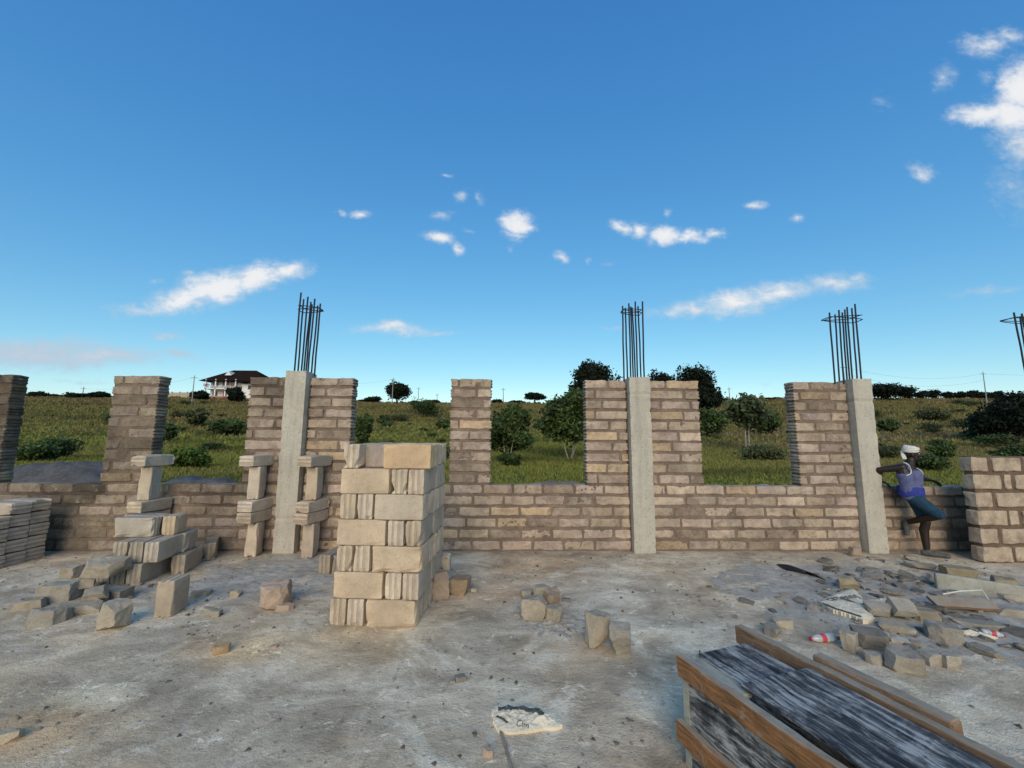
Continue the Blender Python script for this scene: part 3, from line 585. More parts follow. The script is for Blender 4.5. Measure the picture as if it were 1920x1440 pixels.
def wall(name,label,base,piers,nlow=6,ntop=16,y0=D,th=.20,zsill=None):
    """base=(xa,xb) up to the sill, piers=[(xa,xb)] up to the top"""
    o=empty(name,((base[0]+base[1])/2,y0,0)); tag(o,label,'wall'); ox,oy=o.location.x,y0
    global OX; OX=ox
    mb=MB(); L=.432
    def course(k,xa,xb,z):
        off=(k%2)*L*.5+.07*math.sin(k*2.3); x=math.floor((xa-off)/L)*L+off
        cuts=[xa]
        while x<xb:
            if x>xa+.09 and x<xb-.09: cuts.append(x+random.uniform(-.012,.012))
            x+=L
        cuts.append(xb)
        for a,b_ in zip(cuts[:-1],cuts[1:]):
            ga=.011 if a!=xa else 0; gb=.011 if b_!=xb else 0
            if b_-a<.06: continue
            yj=random.uniform(-.008,.004)
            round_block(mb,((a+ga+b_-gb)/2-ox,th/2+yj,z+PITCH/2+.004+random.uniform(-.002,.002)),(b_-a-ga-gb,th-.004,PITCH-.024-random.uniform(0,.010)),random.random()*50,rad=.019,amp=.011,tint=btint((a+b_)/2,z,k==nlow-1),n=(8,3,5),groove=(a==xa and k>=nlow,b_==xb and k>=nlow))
    for k in range(nlow): course(k,base[0],base[1],k*PITCH)
    for (xa,xb) in piers:
        for k in range(nlow,ntop): course(k,xa+random.uniform(-.004,.004),xb+random.uniform(-.004,.004),k*PITCH)
    mb.build('blocks',M['wallblock'],o,smooth=False)
    mm=MB(); mortar_slab(mm,base[0]-ox+.010,base[1]-ox-.010,0,nlow*PITCH-.022,.0105,th-.012,base[0])
    for (xa,xb) in piers: mortar_slab(mm,xa-ox+.022,xb-ox-.022,nlow*PITCH-.022,ntop*PITCH-.024,.0105,th-.012,xa)
    mm.build('mortar',M['mortar'],o,smooth=True)
    return o
wall('block_wall','dark weathered block wall left of the left column with three piers and window gaps',(-9.6,-3.085),[(-9.4,-6.93),(-5.55,-4.89),(-3.63,-3.085)])
wall('block_wall','block wall between the left and middle columns with a free standing pier',(-2.775,1.80),[(-2.775,-2.15),(-.764,-.163),(1.185,1.80)])
wall('block_wall','pinkish block wall between the middle and right columns with one window gap',(2.125,5.07),[(2.125,2.87),(4.262,5.07)])
wall('block_wall','low shaded block wall behind the worker right of the right column',(5.375,9.6),[])
# nearer wall at the right edge, blocks laid on edge
o=empty('block_wall',(7.6,5.30,0)); tag(o,'nearer block wall of large pale blocks at the right edge of the frame','wall')
mb=MB(); mm=MB()
rows=[[(6.165,.40),(6.60,.40),(7.03,.4),(7.46,.4)],[(6.165,.26),(6.46,.40),(6.90,.4),(7.33,.4)],[(6.165,.40),(6.60,.13),(6.77,.4),(7.20,.4)],[(6.165,.24),(6.45,.40),(6.88,.4),(7.3,.4)],[(6.165,.38),(6.59,.10),(6.73,.40),(7.16,.4)],[(6.165,.24),(6.45,.40),(6.88,.4),(7.3,.4)]]
for k,row in enumerate(rows):
    for (x,w_) in row:
        g_=1.0+.25*random.random()
        round_block(mb,(x+w_/2-7.6+random.uniform(-.008,.008),.075,k*.228+.107),(w_-random.uniform(0,.02),.15,.192+random.uniform(-.006,.004)),random.random()*50,rad=.02,amp=.012,tint=(g_,g_,g_*.97),n=(7,3,5))
mb.build('blocks',M['wallblock'],o); mortar_slab(mm,6.205-7.6,7.75-7.6,0,1.352,.026,.13,3,amp=.01); mm.c=[(.8,.76,.70)]*len(mm.c); mm.build('mortar',M['mortar'],o,smooth=True)

# columns with rebar cages
def column(label,xa,xb,ya,yb,ztop,cage,joint,lean,seed):
    cx=(xa+xb)/2; o=empty('concrete_column',(cx,(ya+yb)/2,0)); tag(o,label,'column')
    mb=MB(); hw=(xb-xa)/2; hd=(yb-ya)/2; nz=60; prof=[(-hw,-hd),(-hw/2,-hd),(0,-hd),(hw/2,-hd),(hw,-hd),(hw,0),(hw,hd),(-hw,hd),(-hw,0)]
    vs=[]
    for i in range(nz+1):
        z=ztop*i/nz; s_=1.0
        for (x,y) in prof:
            p=Vector((x*6+seed,y*6,z*6)); corner=abs(abs(x)-hw)<1e-6 and abs(abs(y)-hd)<1e-6
            off=.004*mn.noise(p)+(.012*max(0,mn.noise(p*2.7+Vector((3,3,3)))) if corner else 0)
            jd=.006 if (abs(z-joint)<ztop/nz*.6) else 0
            up=.004 if z>joint else 0
            r_=1-(off+jd-up)/max(hw,hd)
            vs.append((x*r_,y*r_,z+(.02*mn.noise(p*2) if i==nz else 0)))
    n=len(prof); fs=[(i*n+k,i*n+(k+1)%n,(i+1)*n+(k+1)%n,(i+1)*n+k) for i in range(nz) for k in range(n)]; fs.append(tuple(range(nz*n,nz*n+n)))
    mb.add(vs,fs); mb.build('shaft',M['column'],o)
    cxa,cxb,cya,cyb,top=cage; bars=[(cxa,cya),((cxa*2+cxb)/3,cya),((cxa+2*cxb)/3,cya),(cxb,cya),*[((cxa+(cxb-cxa)*f_)*cyb/cya,cyb) for f_ in (.17,.46,.56,.84)]]
    tops=[]
    for i,(x,y) in enumerate(bars):
        m=MB(); h=top[i]; lx=lean[0]+random.uniform(-.012,.012); ly=lean[1]+random.uniform(-.01,.01)
        pts=[(x-cx,y-(ya+yb)/2,ztop-.06)]
        for s_ in (.25,.5,.75,1): pts.append((x-cx+lx*s_+random.uniform(-.004,.004),y-(ya+yb)/2+ly*s_,ztop+(h-ztop)*s_))
        tops.append(pts[-1]); m.tube(pts,.0115,6); m.build('rebar',M['steel'],o)
    for dz in ((-.09,-.12) if True else ()):
        m=MB(); zz=min(t_[2] for t_ in tops)+dz+.04; xs_=[t_[0] for t_ in tops]; mx_=(min(xs_)+max(xs_))/2; my_=(tops[0][1]+tops[7][1])/2; ra=(max(xs_)-min(xs_))/2*.9; rb_=abs(tops[7][1]-tops[0][1])/2*1.2
        tl=random.uniform(-.03,.03); m.tube([(mx_+ra*(1 if abs(math.cos(a_))>.7 else abs(math.cos(a_))**.5)*math.copysign(1,math.cos(a_)),my_+rb_*math.copysign(abs(math.sin(a_))**.6,math.sin(a_)),zz+tl*math.cos(a_)) for a_ in np.linspace(.01,6.29,17)],.006,6); m.build('stirrup',M['steel'],o)
    return o
column('left pale concrete column with bare rebar leaning on top',-3.07,-2.79,5.745,6.06,2.475,(-3.01,-2.72,5.85,6.02,[3.66,3.60,3.57,3.50,3.62,3.58,3.54,3.52]),.46,(.02,0),1.0)
column('middle pale concrete column with a straight rebar cage',1.81,2.11,5.745,6.06,2.43,(1.77,2.07,5.86,6.02,[3.53,3.57,3.60,3.60,3.55,3.57,3.56,3.58]),2.20,(.0,0),2.0)
column('right pale concrete column with rebar beside the worker',5.08,5.36,5.745,6.06,2.435,(4.90,5.30,5.84,6.05,[3.46,3.50,3.55,3.60,3.50,3.53,3.58,3.60]),2.12,(.03,0),3.0)
column('rebar cage of a further column cut off by the right frame edge',8.14,8.42,5.745,6.06,2.43,(7.83,8.17,5.84,6.04,[3.50,3.48,3.52,3.54,3.50,3.5,3.5,3.5]),2.1,(-.04,0),4.0)

# ---------------------------------------------------------------- loose concrete blocks
BL,BT,BH=.43,.145,.212
def block_mesh(seed,chip=.4,L=BL):
    """hollow-free block 43 x 14.5 x 21 cm, two shallow grooves down each end"""
    rnd=random.Random(seed); hx,hy=L/2,BT/2; g=.0055
    end=[(0,-1),(0,-.46),(1,-.40),(1,-.22),(0,-.16),(0,.16),(1,.22),(1,.40),(0,.46),(0,1)]
    prof=[(hx-g*a,hy*b) for a,b in end]+[(-hx+g*a,-hy*b) for a,b in end]
    # extra points along the long faces
    p2=[]
    for i,p in enumerate(prof):
        p2.append(p); q=prof[(i+1)%len(prof)]
        if abs(p[0]-q[0])>.1:
            for s_ in (.25,.5,.75): p2.append((p[0]+(q[0]-p[0])*s_,p[1]+(q[1]-p[1])*s_))
    n=len(p2); zs=[0,.008,.035,BH*.5,BH-.035,BH-.008,BH]; vs=[]
    for k,z in enumerate(zs):
        ins=.006 if k in (0,len(zs)-1) else 0
        for (x,y) in p2:
            p=Vector((x*8+seed*7,y*8,z*8)); cor=abs(abs(x)-hx)<.002 and abs(abs(y)-hy)<.002
            ch=(max(0,mn.noise(p*2.2))*.035*chip) if (cor or k in (0,1,5,6)) else 0
            if cor: ch+=.005
            fx=math.copysign(min(abs(x),ins+ch),x) if abs(x)>hx-.02 else 0; fy=math.copysign(min(abs(y),(ins+ch)),y) if abs(y)>hy-.001 else 0
            vs.append((x-fx+.003*mn.noise(p),y-fy+.003*mn.noise(p+Vector((5,0,0))),z-(ch*.5 if k==6 else 0)+(.002*mn.noise(p*1.3) if k not in(0,) else 0)))
    fs=[(i+k*n,(i+1)%n+k*n,(i+1)%n+(k+1)*n,i+(k+1)*n) for k in range(len(zs)-1) for i in range(n)]
    fs.append(tuple(reversed(range(n)))); fs.append(tuple(range((len(zs)-1)*n,len(zs)*n)))
    # half-block caps are concave polygons: triangulate
    bm=bmesh.new(); bv=[bm.verts.new(v) for v in vs]
    for f in fs: bm.faces.new([bv[i] for i in f])
    bmesh.ops.triangulate(bm,faces=[f for f in bm.faces if len(f.verts)>4])
    bmesh.ops.recalc_face_normals(bm,faces=bm.faces)
    me=bpy.data.meshes.new('concrete_block'); bm.to_mesh(me); bm.free()
    a=me.color_attributes.new('tint','FLOAT_COLOR','POINT'); arr=np.ones((len(me.vertices),4),dtype=np.float32)
    for i_,v in enumerate(me.vertices):          # the cast ends show paler and darker bands
        if abs(v.co.x)>hx-.03:
            q=v.co.y/hy; k_=.84 if .18<abs(q)<.46 else (1.14+.12*mn.noise(Vector((v.co.z*9,seed,q)))); arr[i_,:3]=(k_,k_,k_*(.97 if seed%2 else 1.02))
    a.data.foreach_set('color',arr.ravel()); me.materials.append(M['block']); return me
BM=[block_mesh(s_,c_) for s_,c_ in enumerate((.5,.8,1.3,.5,.9,1.8,.7,1.4))]
def blk(label,loc,rz=0,pose='edge',tint=(1,1,1),group=None,rx=0,ry=0,v=None,sc=(1,1,1)):
    """loc = centre of the footprint on its support. rz=0: length along X. pose edge | flat | end"""
    me=BM[v if v is not None else random.randrange(len(BM))]
    o=bpy.data.objects.new('concrete_block',me); COL.objects.link(o)
    if pose=='edge': Mx=Matrix.Identity(4)
    elif pose=='flat': Mx=Matrix.Translation((0,0,BT/2))@Matrix.Rotation(R(90),4,'X')@Matrix.Translation((0,0,-BH/2))
    else: Mx=Matrix.Translation((0,0,BL/2*sc[0]))@Matrix.Rotation(R(90),4,'Y')@Matrix.Translation((0,0,-BH/2))
    o.matrix_world=Matrix.Translation(loc)@Matrix.Rotation(R(rz),4,'Z')@Matrix.Rotation(R(rx),4,'X')@Matrix.Rotation(R(ry),4,'Y')@Mx@Matrix.Diagonal((*sc,1))
    g_=random.uniform(.9,1.1); o.color=(tint[0]*g_,tint[1]*g_,tint[2]*g_,1)
    tag(o,label,'concrete block',group); return o
TAN=(1.10,1.0,.86); GREY=(.84,.84,.82); BEI=(1.02,.96,.88); PALE=(1.15,1.12,1.06)
# the tall stack: seven courses, two modules deep
sx,sy,srz=-1.445,3.655,-4.5
SM=Matrix.Translation((sx,sy,0))@Matrix.Rotation(R(srz),4,'Z')
ordn=['bottom','second','third','fourth','fifth','sixth','top']
for k in range(7):
    z=k*(BH+.003); sh=[0,.015,.03,.022,.035,.03,.036][k]; tw=[0,.5,-.3,.2,-.4,1.2,2.0][k]
    ends_left=(k%2==0)
    for mod in (0,1):
        y0_=mod*.452; G2='blocks of the tall stack'
        def put(x,y,rz,lb,tt,vv=None):
            p=SM@Vector((x+sh,y0_+y,z)); blk(lb,p,rz+srz+tw+random.uniform(-.4,.4),'edge',tt,G2,v=vv)
        back=' at the rear of the tall stack' if mod else ' at the front of the tall stack'
        if k==6 and mod==0:
            # top course is untidy: one end-on pair, a turned block, one stretcher
            put(.075,.215,90,'leftmost end-on block of the top course at the front of the tall stack',PALE)
            p=SM@Vector((sh+.24,.30,z)); blk('grey block set askew between its neighbours on top of the tall stack',p,-3+srz,'edge',(.95,.93,.98),G2,sc=(.42,2.2,1),v=0)
            put(.565,.10,0,'orange tinted long block at the right of the top course in the tall stack',(1.2,1.0,.76),3)
            put(.565,.26,0,'long block directly behind the orange tinted one on the tall stack',BEI)
            continue
        o1,o2=(0,.305) if ends_left else (.445,0)
        tt=[TAN,BEI,TAN,PALE,BEI,(1.1,1.02,.92)][(k*2+mod)%6]
        for e in (0,1):
            lb=f'{"left" if e==0 else "right"} end-on block, {ordn[k]} course{back}'
            put(o1+.075+e*.149,.215,90,lb,[BEI,PALE][(e+k)%2])
        for e in range(3):
            lb=f'{["long front","long middle","long rear"][e]} block of the {ordn[k]} course{back}'
            put(o2+.217,.073+e*.147,0,lb,TAN if (e==0 and k!=4) else (PALE if e==0 else BEI))
# left edge stack: flat blocks end-on with two long ones across the top
cx,cy=-6.10,5.075
for k in range(4):
    for r in range(3):
        blk(f'flat block, {["front","middle","rear"][r]} of the {ordn[k]} layer in the left edge stack',(cx+random.uniform(-.012,.012),cy+r*.218,k*.149),-4,'flat',(.94,.93,.92),'flat blocks of the low left stack',v=random.choice((0,3,6)))
        if r==0: blk(f'outermost flat block, {ordn[k]} layer of the stack at the left frame edge',(cx-.435,cy+.03,k*.149),-4,'flat',(.94,.93,.92),'flat blocks of the low left stack')
for r in (1,2): blk(f'long pale block lying flat across the {["front","rear"][r-1]} top of the left edge stack',(cx+.01,cy-.02+r*.218,.598),-4,'flat',(1.05,1.03,1.0))
blk('grooved block end at the very left of the stack top',(cx-.43,cy+.22,.598),-4,'flat',PALE)
# middle left pile, placed by the front right bottom corner of each block
def cor(x,y,z,rz,lb,tt,end=True,sc=1.0,v=None):
    L_=BL*sc; a=R(rz); f=Vector((math.cos(a),math.sin(a),0)); s_=Vector((math.sin(a),-math.cos(a),0))   # f: into depth for end-on blocks, s_: to the right
    p=Vector((x,y,z))+(f*(L_/2)-s_*(BT/2) if end else -f*(BL/2)-s_*(BT/2))
    blk(lb,p,rz,'edge',tt,'blocks of the small left pile',sc=(sc,1,1),v=v)
for i in range(4): cor(-3.793-.172*i,4.58+.012*i,0,97+random.uniform(-2,2),['rightmost','second from right','third from right','leftmost'][i]+' end-on block in the bottom course of the small left pile',GREY)
cor(-3.84,5.02,0,97,'rear block at the foot of the small left pile',GREY)
for i in range(3): cor(-3.68-.168*i,4.633,.214,97+random.uniform(-3,3),['right','middle','left'][i]+' end-on block in the second course of the small left pile',(.92,.92,.90),sc=.95)
cor(-3.70,5.03,.214,97,'rear block in the second course of the small left pile',(.92,.92,.90),sc=.6)
cor(-3.93,4.815,.428,0,'grey long block on top of the small left pile',(.90,.92,.92),end=False,v=5)
cor(-3.925,4.97,.428,0,'grey block behind the long one on top of the small left pile',(.90,.92,.92),end=False)
cor(-3.76,4.93,.428,95,'tan end-on block beside the grey one on top of the small left pile',TAN,sc=.5)
cor(-3.602,4.927,0,104,'single block lying on edge right of the small left pile',(.92,.88,.80),v=2,sc=1.0)
blk('single block lying by the wall foot behind the single block',(-3.80,5.62,0),120,'edge',(.8,.76,.7))
blk('lone tan and grey block standing on the floor left of centre',(-2.945,3.92,0),94,'end',(.95,.90,.82),v=1,sc=(.70,1,1))
blk('two toned block on edge between the leaning pillar and the tall stack',(-2.00,5.13,0),82,'edge',(.70,.67,.64)); blk('block beside it half hidden by the tall stack',(-1.83,5.1,0),80,'edge',(.70,.67,.64))
# block pillars standing against the wall
def pillar(n_,x,y,first_z,lst,tw=0):
    z=first_z; last=''
    for i,(pose,dx,tt) in enumerate(lst):
        h={'end':BL,'flat':BT,'edge':BH}[pose]
        rz={'end':90+8,'flat':80,'edge':0}[pose]
        lb=f'{["lowest","second","third","fourth","fifth","topmost"][i] if i<len(lst)-1 else "topmost"} block, {"upright" if pose=="end" else "flat"}, of the {n_} block pillar from the left'
        blk(lb,(x+dx,y+(0.0 if pose=='end' else .02),z),rz+tw,pose,tt,'blocks of the three wall pillars'); z+=h+.002
pillar('first',-4.64,5.60,0,[('end',0,BEI),('flat',-.01,BEI),('flat',.0,BEI),('end',-.02,(1.15,1.1,1.0)),('flat',-.02,PALE)],2)
pillar('second',-3.28,5.68,0,[('end',0,BEI),('flat',-.02,BEI),('flat',-.02,PALE),('end',-.03,PALE),('flat',-.05,PALE)],0)
pillar('third',-2.52,5.63,0,[('end',0,BEI),('flat',-.02,(1.05,.95,.85)),('flat',-.01,BEI),('end',.0,TAN),('flat',-.02,BEI)],-4)

BEDS=[]
def debris_bed(label,cx,cy,rx,ry,h,seed,rot=0):
    n=70; V=[]; a,b=np.meshgrid(np.linspace(-1,1,n),np.linspace(-1,1,n))
    for i in range(n):
        for j in range(n):
            r=math.hypot(a[i,j],b[i,j]); x=a[i,j]*rx; y=b[i,j]*ry; X_=cx+x*math.cos(R(rot))-y*math.sin(R(rot)); Y_=cy+x*math.sin(R(rot))+y*math.cos(R(rot))
            p=Vector((X_*2.4+seed,Y_*2.4,0)); e=max(0,1-r*(1+.35*mn.noise(p)))
            z=h*(e**.8)*(1+.8*mn.noise(p*1.6))+.022*e**.4*(mn.noise(p*6)+.6*mn.noise(p*14))-.008
            V.append((X_,min(Y_,5.84),z))
    k,l=np.meshgrid(np.arange(n-1),np.arange(n-1)); q=(l*n+k).ravel()
    BEDS.append((np.array(V),n))
    tag(npmesh('sandy_debris',np.array(V),np.stack([q,q+1,q+n+1,q+n],-1),M['dirt'],smooth=True),label,'debris',kind='stuff')
debris_bed('bed of sandy debris under the right rubble',4.1,4.1,1.85,1.3,.045,1,-8)
debris_bed('thin bed of sand under the left rubble',-4.0,4.45,1.0,.55,.02,2)
debris_bed('thin bed of sand between the block pillars and the tall stack',-2.6,4.9,1.1,.9,.022,3)
debris_bed('thin sand patch around the centre chunks',.45,3.75,.5,.4,.014,4)

def drop(x,y):
    z=0.
    for V,n in BEDS:
        d=(V[:,0]-x)**2+(V[:,1]-y)**2; q=int(d.argmin())
        if d[q]<.006: z=max(z,float(V[q,2]))
    return z
# ---------------------------------------------------------------- rubble
def chunk_mesh(d,seed,cuts=5,sub=1,keep=.72):
    rnd=random.Random(seed); bm=bmesh.new(); bmesh.ops.create_cube(bm,size=1); bmesh.ops.scale(bm,vec=d,verts=bm.verts)
    for _ in range(cuts+2):
        n=Vector((rnd.gauss(0,1),rnd.gauss(0,1),rnd.gauss(0,.7))).normalized()
        ext=abs(n.x)*d[0]/2+abs(n.y)*d[1]/2+abs(n.z)*d[2]/2
        r=bmesh.ops.bisect_plane(bm,geom=bm.verts[:]+bm.edges[:]+bm.faces[:],plane_co=n*ext*rnd.uniform(keep-.15,keep+.1),plane_no=n,clear_outer=True)
        ed=[e for e in r['geom_cut'] if isinstance(e,bmesh.types.BMEdge)]
        if ed: bmesh.ops.edgenet_fill(bm,edges=ed)
    bmesh.ops.bevel(bm,geom=bm.edges[:],offset=min(d)*.025,segments=1,affect='EDGES')
    bmesh.ops.triangulate(bm,faces=bm.faces)
    bmesh.ops.subdivide_edges(bm,edges=[e for e in bm.edges if e.calc_length()>min(d)*.35],cuts=1,use_grid_fill=True)
    bmesh.ops.triangulate(bm,faces=bm.faces); bmesh.ops.subdivide_edges(bm,edges=[e for e in bm.edges if e.calc_length()>min(d)*.22],cuts=1,use_grid_fill=True)
    for v in bm.verts:
        p=v.co*23+Vector((seed,0,0)); v.co+=Vector((mn.noise(p),mn.noise(p+Vector((7,0,0))),mn.noise(p+Vector((0,7,0)))))*min(d)*.07
    bmesh.ops.recalc_face_normals(bm,faces=bm.faces)
    zmin=min(v.co.z for v in bm.verts)
    for v in bm.verts: v.co.z-=zmin
    me=bpy.data.meshes.new('rubble_chunk'); bm.to_mesh(me); bm.free()
    a=me.color_attributes.new('tint','FLOAT_COLOR','POINT'); a.data.foreach_set('color',np.ones(len(me.vertices)*4,dtype=np.float32))
    me.materials.append(M['rubble']); return me
def chunk(label,x,y,d,tint=(1,1,1),rz=0,rx=0,ry=0,z=0,cuts=5,seed=None,group=None,name='rubble_chunk',cat='rubble',keep=.72):
    o=bpy.data.objects.new(name,chunk_mesh(d,seed if seed is not None else random.randrange(9999),cuts,keep=keep)); COL.objects.link(o)
    o.rotation_euler=(R(rx),R(ry),R(rz)); low=min((o.rotation_euler.to_matrix()@v.co).z for v in o.data.vertices)
    o.location=(x,y,z-.004-low); o.color=(*tint,1); tag(o,label,cat,group); return o
PK=(1.35,1.12,1.0); TN=(1.3,1.2,1.05); GR=(1.05,1.04,1.0); DK=(.75,.74,.72)
